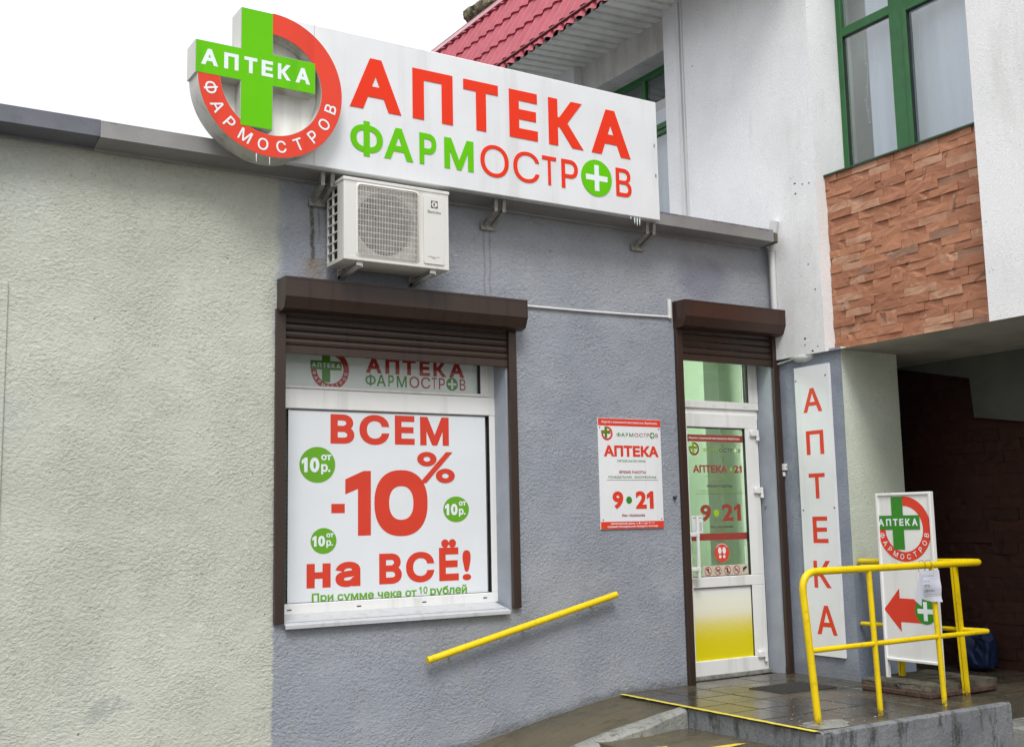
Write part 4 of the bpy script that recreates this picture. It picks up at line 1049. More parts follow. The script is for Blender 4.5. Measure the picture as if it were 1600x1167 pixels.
# brackets
for bx in (2.312, 3.404, 4.542):
    b = MB()
    for s_ in (-1, 1):
        xx = bx+s_*.028
        pts = [(xx, -.155, 2.958), (xx, -.15, 2.885), (xx, -.012, 2.825)]
        for p0, p1 in zip(pts, pts[1:]):
            p0, p1 = Vector(p0), Vector(p1); d = (p1-p0).normalized(); u_ = Vector((1, 0, 0)); v_ = d.cross(u_)
            cs = [(-.011, -.011), (.011, -.011), (.011, .011), (-.011, .011)]
            b.add([p+u_*a*1+v_*c_ for p in (p0-d*.004, p1+d*.004) for a, c_ in cs], [[0, 1, 5, 4], [1, 2, 6, 5], [2, 3, 7, 6], [3, 0, 4, 7], [3, 2, 1, 0], [4, 5, 6, 7]])
    b.box((bx-.05, -.022, 2.80), (bx+.05, -.001, 2.845), .002)
    bo_ = b.build('bracket', M['galv'], sg)
# thin dripping icicles
ic = MB()
for i, dx in enumerate((-.10, -.07, -.05, -.03)):
    l_ = (.02, .045, .055, .05)[i]; ic.tube([(4.44+dx, -.215, 2.958), (4.44+dx, -.215, 2.958-l_*.6), (4.44+dx, -.215, 2.958-l_)], [.005, .004, .001], 8)
for dx, l_ in ((1.93, .05), (1.86, .045)): ic.tube([(dx, -.31, 2.945), (dx, -.31, 2.945-l_)], [.0035, .001], 8)
tag(ic.build('icicles', M['letter_white']), 'tiny hanging drips of ice along the lower edge of the sign', kind='stuff')

# ------------------------------------------------------------------ air conditioner
ay0, ay1 = -.275, -.045
aA = at(537, 277, 'y', ay0); aB = at(702.3, 423, 'y', ay0)
ax0, ax1, az0, az1 = aA.x, aB.x, aB.z, aA.z
AC = thing('air_conditioner', 'cream outdoor air-conditioning unit hung on the wall above the shop window', 'air conditioner', ((ax0+ax1)/2, -.16, az0))
m_ = MB()
# case as shell: front with opening, other sides
gcx0, gcx1 = at(563, 297, 'y', ay0).x-.017, at(651.5, 300, 'y', ay0).x+.004
gcz0, gcz1 = at(600, 403, 'y', ay0).z, at(600, 293, 'y', ay0).z-.002
g4 = lambda mb, a, b: mb.box(a, b, .004, 2)
t_ = .02
g4(m_, (ax0, ay0, az0), (ax1, ay0+t_, gcz0)); g4(m_, (ax0, ay0, gcz1), (ax1, ay0+t_, az1)); g4(m_, (ax0, ay0+.0004, gcz0-.004), (gcx0, ay0+t_, gcz1+.004)); g4(m_, (gcx1, ay0+.0004, gcz0-.004), (ax1, ay0+t_, gcz1+.004))
g4(m_, (ax0-.004, ay0-.004, az1-.012), (ax1+.004, ay1, az1+.008)); m_.box((ax0, ay0+t_, az0), (ax1, ay1, az0+.012)); m_.box((ax1-.012, ay0+t_, az0+.012), (ax1, ay1, az1-.012))
m_.box((ax0, ay0+t_, az0+.012), (ax0+.012, ay0+.075, az1-.012))
m_.build('case', M['ac_white'], AC)
m_ = MB(); m_.box((ax0+.02, ay1-.03, az0+.012), (ax1-.02, ay1-.01, az1-.012)); m_.box((ax0+.04, ay0+.10, az0+.02), (ax0+.045, ay1, az1-.02)); m_.build('coil', M['ac_dark'], AC)
# side louvre
m_ = MB(); sy = [ay0+.075, ay0+.135, ay0+.19, ay1]
for y in (sy[0]+.004, (sy[0]+ay1)/2, ay1-.006): m_.box((ax0, y-.005, az0+.012), (ax0+.01, y+.005, az1-.012))
for k in range(9): z = az0+.016+k*(az1-az0-.035)/8; m_.box((ax0-.001, ay0+.075, z-.0035), (ax0+.009, ay1, z+.0035))
m_.build('side_grille', M['ac_white'], AC)
gc = ((gcx0+gcx1)/2, (gcz0+gcz1)/2); gr_ = min(gcx1-gcx0, gcz1-gcz0)/2*.97
Fa = FY(ay0+.03); m_ = MB(); seg = 48; vs = []
# shroud plate with a round opening
for k in range(seg):
    a = 2*math.pi*k/seg; c_, s_ = math.cos(a), math.sin(a)
    hx_, hz_ = (gcx1-gcx0)/2, (gcz1-gcz0)/2; kk = min(hx_/max(abs(c_), 1e-6), hz_/max(abs(s_), 1e-6))
    vs += [Fa(gc[0]+gr_*c_, gc[1]+gr_*s_), Fa(gc[0]+kk*c_, gc[1]+kk*s_), Fa(gc[0]+gr_*.93*c_, gc[1]+gr_*.93*s_, -.06)]
m_.add(vs, [[3*k, 3*k+1, (3*k+4) % (3*seg), (3*k+3) % (3*seg)] for k in range(seg)]+[[3*k, (3*k+3) % (3*seg), (3*k+5) % (3*seg), 3*k+2] for k in range(seg)])
m_.build('fan_shroud', M['ac_shroud'], AC)
m_ = MB(); disc(m_, FY(ay0+.07), gc[0], gc[1], gr_*.22, 0, 24, None, .03)
for k in range(3):
    a0_ = 2*math.pi*k/3+.3
    vs = []
    for j in range(9):
        a = a0_+j*.19
        vs += [FY(ay0+.09)(gc[0]+gr_*.2*math.cos(a), gc[1]+gr_*.2*math.sin(a), .03*j/8), FY(ay0+.09)(gc[0]+gr_*.88*math.cos(a+.15), gc[1]+gr_*.88*math.sin(a+.15), .045*j/8)]
    m_.add(vs, [[2*j, 2*j+1, 2*j+3, 2*j+2] for j in range(8)])
m_.build('fan', M['ac_blade'], AC)
m_ = MB(); nv = 38
for k in range(nv+1):
    x = gcx0+.006+k*(gcx1-gcx0-.012)/nv; m_.box((x-.0012, ay0-.007, gcz0+.004), (x+.0012, ay0-.003, gcz1-.004))
for k in range(13):
    z = gcz0+.006+k*(gcz1-gcz0-.012)/12; m_.box((gcx0+.004, ay0-.0032, z-.0015), (gcx1-.004, ay0+.0015, z+.0015))
m_.build('fan_grille', M['ac_grille'], AC)
def rrect(u0, v0, u1, v1, r, n=6):
    P = []
    for cx, cy, a in ((u1-r, v1-r, 0), (u0+r, v1-r, 90), (u0+r, v0+r, 180), (u1-r, v0+r, 270)):
        for k in range(n+1): t = R(a+90*k/n); P.append((cx+r*math.cos(t), cy+r*math.sin(t)))
    return P
m_ = MB(); o_ = rrect(gcx0-.012, gcz0-.012, gcx1+.012, gcz1+.012, .03); i_ = rrect(gcx0, gcz0, gcx1, gcz1, .022); Ff = FY(ay0); k = len(o_)
m_.add([Ff(*p, .0005) for p in o_]+[Ff(*p, .006) for p in i_]+[Ff(*p, -.004) for p in i_], [[j, (j+1) % k, (j+1) % k+k, j+k] for j in range(k)]+[[j+k, (j+1) % k+k, (j+1) % k+2*k, j+2*k] for j in range(k)])
m_.build('grille_rim', M['ac_white'], AC, True)
l0 = at(661, 304, 'y', ay0); l1 = at(694, 416, 'y', ay0); rp = (l0.x, at(676, 413, 'y', ay0).z, l1.x, at(676, 307, 'y', ay0).z)
m_ = MB(); m_.prism(rrect(*rp, .012), Ff, 0, .006); m_.build('service_panel', M['ac_white'], AC, False)
m_ = MB(); lg = at(677.8, 320.5, 'y', ay0); hs_ = .021
rect(m_, Ff, lg.x-hs_, lg.z-hs_, lg.x+hs_, lg.z+hs_, .0068); e_ = m_.build('emblem', M['print_black'], AC)
m_ = MB(); disc(m_, Ff, lg.x, lg.z, hs_*.84, .0074, 28); m_.build('emblem_disc', M['ac_white'], e_)
m_ = MB(); m_.add([Ff(lg.x-hs_*.45, lg.z, .008), Ff(lg.x+hs_*.25, lg.z-hs_*.78, .008), Ff(lg.x+hs_*.02, lg.z, .008)], [[0, 1, 2]]); m_.add([Ff(lg.x-hs_*.45, lg.z, .008), Ff(lg.x+hs_*.02, lg.z, .008), Ff(lg.x+hs_*.25, lg.z+hs_*.78, .008)], [[0, 1, 2]])
m_.build('emblem_mark', M['print_black'], e_)
q0 = at(667.5, 333, 'y', ay0); q1 = at(688.5, 329, 'y', ay0); line(AC, 'Electrolux', Ff, (q0.x, q0.z), (q1.x, q0.z+.0165), M['print_dark'], .012, .0068)
m_ = MB(); sc_ = at(677, 403, 'y', ay0); m_.tube([Ff(sc_.x-.035+.07*t/10, sc_.z+.006*math.sin(t*.9), .0065) for t in range(11)], .0012, 6); m_.tube([Ff(sc_.x+.006*math.cos(a), sc_.z+.006*math.sin(a), .0065) for a in (0, 1, 2, 3, 4, 5)], .001, 6); m_.build('wave_mark', M['galv'], AC)
for fx_ in (at(531, 436, 'y', 0).x, at(643, 449, 'y', 0).x):
    b = MB()
    b.box((fx_-.018, -.008, az0-.055), (fx_+.018, -.002, az0+.02), .001)
    b.add([(fx_+s_*.018, y, z) for s_ in (-1, 1) for y, z in ((-.008, az0-.055), (-.008, az0-.035), (-.262, az0-.002), (-.262, az0-.022+.0))], [[0, 1, 5, 4], [1, 2, 6, 5], [2, 3, 7, 6], [3, 0, 4, 7]])
    b.box((fx_-.018, -.262, az0-.0075), (fx_-.014, -.008, az0-.0005)); b.box((fx_+.014, -.265, az0-.03), (fx_+.018, -.008, az0-.0008))
    b.build('wall_bracket', M['bracket'], AC)

# ------------------------------------------------------------------ small wall things
cb = MB(); c0 = at(822, 478, 'y', -.008); c1 = at(1047, 495.5, 'y', -.008); c2 = at(1045, 468, 'y', -.008)
pts = [(c0.x+(c1.x-c0.x)*t/14, -.010, c0.z+(c1.z-c0.z)*t/14-.004*math.sin(math.pi*t/14)) for t in range(15)]
cb.tube(pts, .007, 8); cbo = thing('cable', 'white cable sagging along the wall between the two shutter boxes', 'cable', (4.2, -.01, 2.3))
cb.build('cable_run', M['pvc'], cbo)
MB().box((c2.x-.012, -.02, c1.z-.012), (c2.x+.012, -.001, c2.z), .003).build('cable_trunking', M['pvc'], cbo)
hk = at(1056, 777, 'y', -.02); m_ = MB(); m_.tube([(hk.x, -.001, hk.z), (hk.x, -.014, hk.z)], .011, 14); m_.tube([(hk.x+.009*math.cos(a), -.024, hk.z+.010*math.sin(a)) for a in [k*.55 for k in range(11)]], .0028, 8)
tag(m_.build('eye_bolt', M['screw']), 'small dark eye bolt in the wall between the plate and the door', 'bolt')
hk = at(1197, 791, 'x', 5.702); m_ = MB(); m_.tube([(5.699, hk.y, hk.z), (5.692, hk.y, hk.z)], .010, 14)
tag(m_.build('door_bumper', M['galv'], None), 'small round metal stud in the right side of the door recess', 'stud')
# alarm box
bp = at(1226, 731, 'y', -.03)
ab = thing('alarm_box', 'little white bell box on the narrow wall right of the door', 'bell box', (bp.x, -.03, bp.z-.06))
m_ = MB(); m_.box((5.742, -.055, bp.z-.018), (5.768, -.004, bp.z+.028), .003)
m_.build('box_body', M['pvc'], ab); m_ = MB(); m_.box((5.744, -.040, bp.z-.06), (5.766, -.004, bp.z-.025), .006); m_.build('lower_box', M['pvc'], ab)
m_ = MB(); disc(m_, FY(-.055), 5.755, bp.z+.004, .004, .0003, 10, None, .001); m_.build('key_hole', M['print_black'], ab)
# handrail on the wall
h0 = at(668, 1031.5, 'y', -.06); h1 = at(963, 928.5, 'y', -.06)
hr = thing('wall_handrail', 'sloping yellow handrail tube on the blue-grey wall under the window', 'handrail', (h0.x, -.06, h0.z))
m_ = MB(); m_.tube([h0, h1], .0195, 18); m_.build('rail', M['yellow'], hr)
for t in (.12, .5, .88):
    p = h0.lerp(h1, t); m_ = MB(); m_.tube([(p.x, -.055, p.z-.012), (p.x, -.03, p.z-.02), (p.x, -.001, p.z-.02)], .006, 8); m_.build('wall_fixing', M['yellow'], hr)

# ------------------------------------------------------------------ neighbouring building
XF = 5.74; XW = 6.03; XB = 5.845
N = thing('neighbouring_building', 'tall white-rendered neighbouring building with red metal roof and overhanging upper floor', 'building', (7.5, 0, 0))
zO = at(1400, 532, 'x', XF).z; zO = 2.146
yb0, yb1 = at(1267, 150, 'x', XF).y, at(1519, 150, 'x', XF).y     # right bay
yc0, yc1 = at(896, 102, 'x', XF).y, at(1036, 60, 'x', XF).y       # left bay
m_ = MB()
us = [-9, -yc0, -yc1, 0, -yb0, -yb1, 6.0]; zs = [zO, 3.02, 3.2, 4.95, 5.32, 5.75]
def facade_cells():
    for i in range(len(us)-1):
        for j in range(len(zs)-1):
            cu_, cv_ = (us[i]+us[i+1])/2, (zs[j]+zs[j+1])/2
            if i == 4 and j < 4: continue
            if i < 3 and j == 0: continue
            if i == 1 and 1 < j < 4: continue
            rect(m_, FX(XF), us[i], zs[j], us[i+1], zs[j+1], 0)
facade_cells()
m_.add([(XF, 9, zO), (XF, -6, zO), (XF, -6, 5.75), (XF, 9, 5.75)], [])
m_.add([(XF, -6, zO), (9.5, -6, zO), (9.5, -6, 5.75), (XF, -6, 5.75)], [[0, 1, 2, 3]])
m_.build('upper_wall', M['white_wall'], N)
# reveals of bays
rv = MB()
def rev(y0_, y1_, z0_, z1_, depth, m=None):
    for y_ in (y0_, y1_):
        MB().add([(XF, y_, z0_), (XF+depth, y_, z0_), (XF+depth, y_, z1_), (XF, y_, z1_)], [[0, 1, 2, 3]]).build('window_reveal', M['white_wall'], N)
rev(yb0, yb1, zO, 5.32, .33); rev(yc0, yc1, 3.2, 5.32, .33)

# beam above left bay window
zbb = at(1035, 79, 'x', 5.83).z
MB().box((5.83, yc1, zbb), (6.10, yc0, 5.3), .004).build('beam', M['beam'], N)
# lower walls
m_ = MB(); XL = 5.772
rect(m_, FX(XL), -.0, -.3, .582, zO+.02, 0); m_.build('lower_side_wall', M['side_blue'], N)
m_ = MB(); m_.add([(XL, -.582, -.3), (6.32, -.582, -.3), (6.32, -.582, zO+.02), (XL, -.582, zO+.02), (6.32, 4, -.3), (6.32, 4, zO+.02)], [[0, 1, 2, 3], [1, 4, 5, 2]]); m_.build('pier', M['pier'], N)
# soffit of the overhang and passage ceiling
m_ = MB(); m_.add([(XF+.002, 0, zO), (9.4, 0, zO), (9.4, -6, zO), (XF+.002, -6, zO)], [[0, 1, 2, 3]]); m_.build('overhang_soffit', M['soffit'], N)
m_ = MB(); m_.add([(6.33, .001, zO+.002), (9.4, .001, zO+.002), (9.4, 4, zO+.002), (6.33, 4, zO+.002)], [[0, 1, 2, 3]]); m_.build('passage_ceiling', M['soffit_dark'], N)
XR = 6.96
m_ = MB(); m_.box((XR+.03, -4.5, -.3), (9.4, 4, zO-.003)); m_.box((6.32, 3.9, -.3), (XR+.03, 4.0, zO-.001)); pw = m_.build('passage_wall', M['tile_gap'], N)
# dropped plaster band along the top of the passage wall
A1 = at(1401, 577, 'x', XR-.03); A2 = at(1517, 591, 'x', XR-.03); A3 = at(1525, 652, 'x', XR-.03); A4 = at(1600, 658, 'x', XR-.03)
pts = [(-A1.y-.6, zO-.001), (-A1.y-.6, A1.z+.03), (-A1.y, A1.z), (-A2.y, A2.z), (-A3.y, A3.z), (-A4.y, A4.z), (-A4.y+2.4, A4.z-.05), (-A4.y+2.4, zO-.001)]
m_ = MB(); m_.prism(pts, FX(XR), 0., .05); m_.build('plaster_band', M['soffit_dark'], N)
# ---- split-face tiles
def split_tile(rng, Lx, Hz, skew):
    """tile in local coords: u 0..L, v 0..H, depth along n; uneven torn face, 3x2 grid front"""
    nu, nv_ = 4, 2; g_ = {}; vs = []; fs = []
    base_n = rng.uniform(.008, .014); tilt = rng.uniform(-.0025, .0025); brk = rng.choice((1, 2, 9, 9)); step = rng.choice((-.006, .006))
    for j in range(nv_+1):
        for i in range(nu+1):
            u = Lx*i/nu; v = Hz*j/nv_
            if 0 < i < nu: u += rng.uniform(-.2, .2)*Lx/nu+(j-1)*Lx*.10*(1 if step > 0 else -1)
            if i == nu: u += skew*(j/nv_-.5)
            if i == 0: u += skew*(j/nv_-.5)
            if 0 < i < nu and j in (0, nv_): v += rng.uniform(-.0015, .0015)
            n = base_n+rng.uniform(-.0025, .0025)+tilt*(i/nu-.5)+(step if i > brk else 0)
            g_[(i, j)] = len(vs); vs.append((u, v, n))
    for j in range(nv_):
        for i in range(nu):
            a, b, c_, d = g_[(i, j)], g_[(i+1, j)], g_[(i+1, j+1)], g_[(i, j+1)]
            fs += [[a, b, c_], [a, c_, d]] if rng.random() < .5 else [[a, b, d], [b, c_, d]]
    bd = [(i, 0) for i in range(nu+1)]+[(nu, j) for j in range(1, nv_+1)]+[(i, nv_) for i in range(nu-1, -1, -1)]+[(0, j) for j in range(nv_-1, 0, -1)]
    k = len(bd); base = len(vs)
    for b in bd: u, v, n = vs[g_[b]]; vs.append((u, v, -.004))
    for i in range(k): fs.append([g_[bd[i]], base+i, base+(i+1) % k, g_[bd[(i+1) % k]]])
    return vs, fs
def tile_field(parent, X, y_left, y_right, z0, z1, mat, Hz, lens, seed, limit=300, name='wall_tile'):
    rng = random.Random(seed); variants = {}
    cnt = 0; rows = int(round((z1-z0)/Hz)); Hz = (z1-z0)/rows; total = y_left-y_right
    for r in range(rows):
        u = -rng.uniform(0, .8)*lens[0]
        while u < total-.001 and cnt < limit:
            L = rng.choice(lens); a = max(u, 0); b = min(u+L, total)
            if total-b < .035: b = total
            if b-a > .012:
                full = (a == u and b == u+L)
                key = (L, rng.randrange(5)) if full else ('c', cnt)
                if key not in variants:
                    vs, fs = split_tile(rng, (b-a)-.0015, Hz-.0015, rng.uniform(-.004, .004) if full else 0)
                    me = bpy.data.meshes.new(name); me.from_pydata([(-n, -u_, v) for u_, v, n in vs], [], fs); me.update(); me.materials.append(mat); variants[key] = me
                o = bpy.data.objects.new(name, variants[key]); C.objects.link(o); o.parent = parent
                o.location = Vector((X+rng.uniform(-.003, .003), y_left-a-.0007, z0+r*Hz+.0007)) - WL[parent]; cnt += 1
            if b >= total: break
            u += L
    return cnt
zs0, zs1 = zO+.004, at(1400, 235, 'x', XB).z-.012
bp_ = MB().box((XB+.002, yb0-.001, zO+.003), (XF+.36, yb1+.001, zs1+.005)).build('tiled_panel', M['grout'], N)
n1 = tile_field(bp_, XB, yb0-.001, yb1+.001, zs0, zs1, M['terracotta'], .052, (.21, .17, .24, .13), 5)
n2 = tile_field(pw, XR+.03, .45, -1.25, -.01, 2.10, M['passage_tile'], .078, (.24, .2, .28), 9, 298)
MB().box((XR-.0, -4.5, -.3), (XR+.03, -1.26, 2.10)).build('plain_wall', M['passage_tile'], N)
# sill over the tiles
m_ = MB(); zsl = zs1+.004
m_.add([(XB-.03, yb0, zsl), (XB-.03, yb1, zsl), (XW+.02, yb1, zsl+.02), (XW+.02, yb0, zsl+.02), (XB-.03, yb0, zsl-.012), (XB-.03, yb1, zsl-.012), (XB-.02, yb1, zsl-.012), (XB-.02, yb0, zsl-.012)], [[0, 1, 2, 3], [0, 4, 5, 1], [4, 7, 6, 5]])
m_.build('metal_sill', M['dark_green'], N)
# right window
def X_(px, py): return at(px, py, 'x', XW)
m_ = MB(); yl_, yr_ = yb0-.002, yb1+.002
zt_a, zt_b = X_(1350, 41.5).z, X_(1350, 27).z       # transom bar
mull0, mull1 = X_(1390, 60).y, X_(1412, 60).y
def bar(mb, ya, yb_, za, zb_, x0=XW, x1=XW+.06, bev=.004): mb.box((x0, ya, za), (x1, yb_, zb_), bev)
zL = zsl+.012
bar(m_, yl_, yl_-.045, zL, 5.1); bar(m_, mull0, mull1-.0, zL, 5.1); bar(m_, yl_-.045, yr_, zt_a, zt_b, XW+.0006)
bar(m_, mull1, yr_, zL, zL+.03, XW+.001); bar(m_, yl_-.045, mull0, zL, zL+.02, XW+.001)
gw = m_.build('green_window', M['green_frame'], N)
m_ = MB(); ms = X_(1423, 200).y
# opening sash right of the mullion
za1 = zt_a-.0
for (a, b, c_, d) in ((mull1, mull1-.035, zL+.03, za1), (mull1-.035, yr_, za1-.035, za1)): m_.box((XW-.012, a, c_), (XW+.03, b, d), .004)
m_.build('sash', M['green_frame'], gw)
for (a, b, c_, d) in ((yl_-.045, mull0, zL, zt_a), (mull1, yr_, zL, zt_a), (yl_-.045, mull0, zt_b, 5.1), (mull1, yr_, zt_b, 5.1)):
    MB().box((XW+.02, a+.002, c_-.002), (XW+.026, b-.002, d+.002)).build('pane', M['glass_up'], gw)
gk = MB(); gk.box((XW+.006, yl_-.045, zL), (XW+.02, yl_-.050, zt_a)); gk.box((XW+.006, yl_-.05, zt_a-.005), (XW+.02, mull0, zt_a)); gk.box((XW-.002, mull1-.035, zL+.03), (XW+.02, mull1-.040, za1-.035)); gk.box((XW-.002, mull1-.04, za1-.040), (XW+.02, yr_, za1-.035)); gk.build('gasket', M['rubber'], gw)
# curtains and room behind
ycur = at(1357, 100, 'x', XW+.13).y+.03
m_ = MB(); nf = 60; ya, yb_ = ycur-.03, yr_-.4
vs = []
for i in range(nf+1):
    y = ya+(yb_-ya)*i/nf; xx = XW+.13+.0035*math.sin(i*1.3)+.0015*math.sin(i*3.1); vs += [(xx, y, zL-.1), (xx, y, 5.1)]
m_.add(vs, [[2*i, 2*i+1, 2*i+3, 2*i+2] for i in range(nf)])
cw = m_.build('curtain', M['curtain'], N, True)
m_ = MB(); m_.box((XW+.5, yb0+1.2, zL-.2), (XW+.6, yb1-1, 5.2)); m_.box((XW+.05, yb0+.3, zL-.2), (XW+.6, yb0+.35, 5.2)); m_.box((XW+.05, yb0+.35, zL-.25), (XW+.6, yb1-1, zL-.2)); m_.build('upper_room', M['room'], N)
# fairy lights
m_ = MB(); rng = random.Random(4)
def garl(pxs, top, bot, seed):
    p0 = X_(pxs[0], top); p1 = X_(pxs[1], bot); pts = []
    for k in range(15): t = k/14; p = p0.lerp(p1, t); pts.append((XW+.075, p.y+.010*math.sin(seed+t*9)+.004*math.sin(seed*3+t*23), p.z))
    m_.tube(pts, .0009, 6)
    for k in range(2, 15, 2):
        p = Vector(pts[k]); s_ = rng.choice((-1, 1)); m_.tube([p, p+Vector((0, s_*.010, .001)), p+Vector((0, s_*.016, .007))], .0018, 6)
for a in (((1340, 1346), 60, 190, 1), ((1359, 1364), 50, 210, 2), ((1377, 1384), 46, 175, 3), ((1422, 1432), 30, 170, 4), ((1458, 1472), 16, 170, 5), ((1470, 1466), 15, 165, 6), ((1500, 1497), 2, 150, 7), ((1506, 1512), 60, 200, 8)): garl(*a)
m_.build('fairy_lights', M['fairy'], cw)
# left window
m_ = MB(); zl1 = at(1035, 105, 'x', XW).z; zfr = zbb
wl_ = lambda px, py: at(px, py, 'x', XW)
bar(m_, yc1+.002, yc0-.002, zfr-.05, zfr+.03); ym = wl_(1008, 150).y
bar(m_, ym+.0, ym+.05, 3.3, zfr-.05, XW+.0006); bar(m_, yc1+.002, yc1+.04, 3.3, zfr-.05, XW+.0006); z_a, z_b = wl_(1035, 209).z, wl_(1035, 191).z
bar(m_, yc1+.04, ym, z_a, z_b, XW+.001)
lw = m_.build('green_window', M['green_frame'], N)
m_ = MB(); m_.box((XW-.01, yc1+.04, (z_a+z_b)/2-.006), (XW+.002, ym, (z_a+z_b)/2)); m_.build('sash_gap', M['dark_green'], lw)
MB().box((XW+.02, yc1, 3.2), (XW+.026, yc0, zfr)).build('pane', M['glass_up'], lw)
m_ = MB(); zq = wl_(1038, 145).z; m_.add([(XW+.12, yc1-.3, 3.2), (XW+.12, yc0, 3.2), (XW+.12, yc0, zq-.12), (XW+.12, yc1-.3, zq)], [[0, 1, 2, 3]]); m_.build('curtain', M['curtain'], N)
m_ = MB(); m_.box((XW+.4, yc1-.2, 3.1), (XW+.5, yc0+.2, 5.15)); m_.build('upper_room', M['room'], N)
MB().box((5.83, yc1, 3.18), (XW+.3, yc0, 3.2)).build('metal_sill', M['dark_green'], N)
# thin conduit on the white wall
cx = at(1066, 100, 'x', XF).y
m_ = MB(); m_.box((XF-.012, cx-.018, 3.0), (XF, cx-.006, 5.17)); m_.box((XF-.02, cx+.012, 3.0), (XF, cx+.05, 5.17), .003); m_.build('wall_conduit', M['pipe'], N)
# small holes in the render
for k, (px, py) in enumerate(((1242, 287), (1254, 288), (1264, 286), (1243, 303), (1263, 413), (1274, 452), (1258, 529), (1258, 539), (1278, 541), (1270, 548), (1082, 104))):
    p = at(px, py, 'x', XF); m_ = MB(); disc(m_, FX(XF), -p.y, p.z, .006 if k % 3 else .010, .0012, 10, .006); m_.build('render_chip', M['screw'], N)
# ---- roof
XEv = 5.2; ze = 5.165; XRd, zRd = 5.72, 6.26
sl_ = Vector((XRd-XEv, 0, zRd-ze)); SL = sl_.length; sd_ = sl_.normalized(); sn = Vector((-sd_.z, 0, sd_.x))
rowp = SL/3.45; pitch = .155; y0r, y1r = -.6, 8.2; ny = int((y1r-y0r)/pitch*8); m_ = MB(); vs = []; tl = []
k = 0
t = -.05
tl.append((-.04, .0)); r = 0
while True:
    a = r*rowp*1.0+.10; 
    if r == 0: tl.append((a-.001, .016 if False else .012))
    if a >= SL: break
    tl.append((a-.001, .004)); tl.append((a, .026)); r += 1
    if r > 8: break
tl = [(-.04, .022)]; a = .30*rowp
while a < SL: tl += [(a-.004, .002), (a-.0035, .024)]; a += rowp
tl.append((SL, .004))
for iy in range(ny+1):
    y = y0r+(y1r-y0r)*iy/ny; ph = 2*math.pi*y/pitch
    wv = .016*math.sin(ph)+.006*math.sin(2*ph+.8)
    for (t, h) in tl:
        edge = -.018*math.sin(ph+.6) if 0 < t < SL else 0
        vs.append(Vector((XEv, y, ze))+sd_*(t+edge*.9)+sn*(h+wv))
n = len(tl); m_.add(vs, [[i*n+k, i*n+k+1, (i+1)*n+k+1, (i+1)*n+k] for i in range(ny) for k in range(n-1)])
m_.build('roof', M['red_tile'], N, True)
m_ = MB()
def strip(mb, t0, t1, h0, h1, ya=y0r, yb_=y1r):
    a = Vector((XEv, 0, ze)); P = [a+sd_*t0+sn*h0, a+sd_*t1+sn*h0, a+sd_*t1+sn*h1, a+sd_*t0+sn*h1]
    mb.add([(p.x, y, p.z) for y in (ya, yb_) for p in P], [[0, 1, 2, 3], [4, 7, 6, 5], [0, 4, 5, 1], [1, 5, 6, 2], [2, 6, 7, 3], [3, 7, 4, 0]])
strip(m_, SL-.035, SL+.045, .02, .034); m_.build('ridge_flashing', M['red_trim'], N)
m_ = MB(); strip(m_, SL+.045, SL+.058, .005, .036); strip(m_, .035, .047, .015, .042); m_.build('drip_edge', M['dark_red'], N)
m_ = MB(); vs = []; y = y0r
while y < y1r:
    for fr, hgt in ((0, 0), (.30, -.007), (.62, 0), (.70, .030), (.92, .030)):
        yy = y+fr*.118; vs += [(XEv-.01, yy, ze-.035+hgt), (XF+.2, yy, ze+.006+hgt*.55)]
    y += .118
ns = len(vs)//2-1
m_.add(vs, [[2*i, 2*i+1, 2*i+3, 2*i+2] for i in range(ns)]); m_.build('corrugated_soffit', M['soffit_sheet'], N, False)
MB().box((XRd, y0r, ze+.07), (9.4, y1r, zRd-.02)).build('roof_body', M['coping_old'], N)
m_ = MB()
for i, (px, py, r_) in enumerate(((741, 24, .11), (752, 17, .10), (763, 12, .13), (776, 3, .13), (790, -8, .14))):
    p = at(px, py, 'x', XRd+.12); rock(m_, p, r_, 3, .35, (1, 1.2, .75), i)
m_.build('lichen_covered_stone', M['lichen'], N, True)

# downpipe, lamp, vertical sign
dp = MB(); xx = 5.715
pts = [at(1215, 349, 'y', -.07), at(1216, 372, 'y', -.06), at(1218, 395, 'y', -.055), at(1228, 500, 'y', -.05), at(1229.5, 524, 'y', -.05)]
pts = [(xx, p_.y, p_.z) for p_ in pts]
dp.tube([(xx, -.10, pts[0][2]+.0), (xx, -.075, pts[1][2]), (xx, -.06, pts[2][2])], [.030, .026, .024], 14)
dp.tube([(xx, -.06, pts[2][2]-.004), (xx, -.06, pts[4][2])], .021, 14)
dpo = dp.build('downpipe', M['pipe']); tag(dpo, 'white plastic downpipe dropping from the gutter end behind the door shutter box', 'downpipe')
m_ = MB(); 
for i, (px, py, r_) in enumerate(((1217, 540, .03), (1213, 548, .022), (1222, 553, .02))): rock(m_, at(px, py, 'y', -.015), r_, 2, .5, (.6, .5, 1.2), i)
tag(m_.build('foam_filler', M['foam']), 'dark crumbling foam filling the gap beside the door shutter', 'foam')
lp_ = at(1258, 563, 'z', zO-.015); lm = thing('soffit_lamp', 'small oval white lamp under the edge of the white overhang', 'lamp', (XF+.05, at(1258, 563, 'x', XF+.04).y, zO))
yl0, yl1 = at(1241, 563, 'x', XF+.04).y, at(1272, 558, 'x', XF+.04).y
m_ = MB(); bm = bmesh.new(); bmesh.ops.create_uvsphere(bm, u_segments=24, v_segments=12, radius=1)
for v in bm.verts: v.co = Vector((XF+.035+v.co.x*.045, (yl0+yl1)/2+v.co.y*abs(yl1-yl0)/2, zO-.012+v.co.z*.032))
m_.bm(bm); m_.build('lamp_cover', M['lamp_glass'], lm, True)
MB().box((XF+.003, yl1-.005, zO-.014), (XF+.085, yl0+.005, zO-.001), .004).build('lamp_base', M['pvc'], lm)
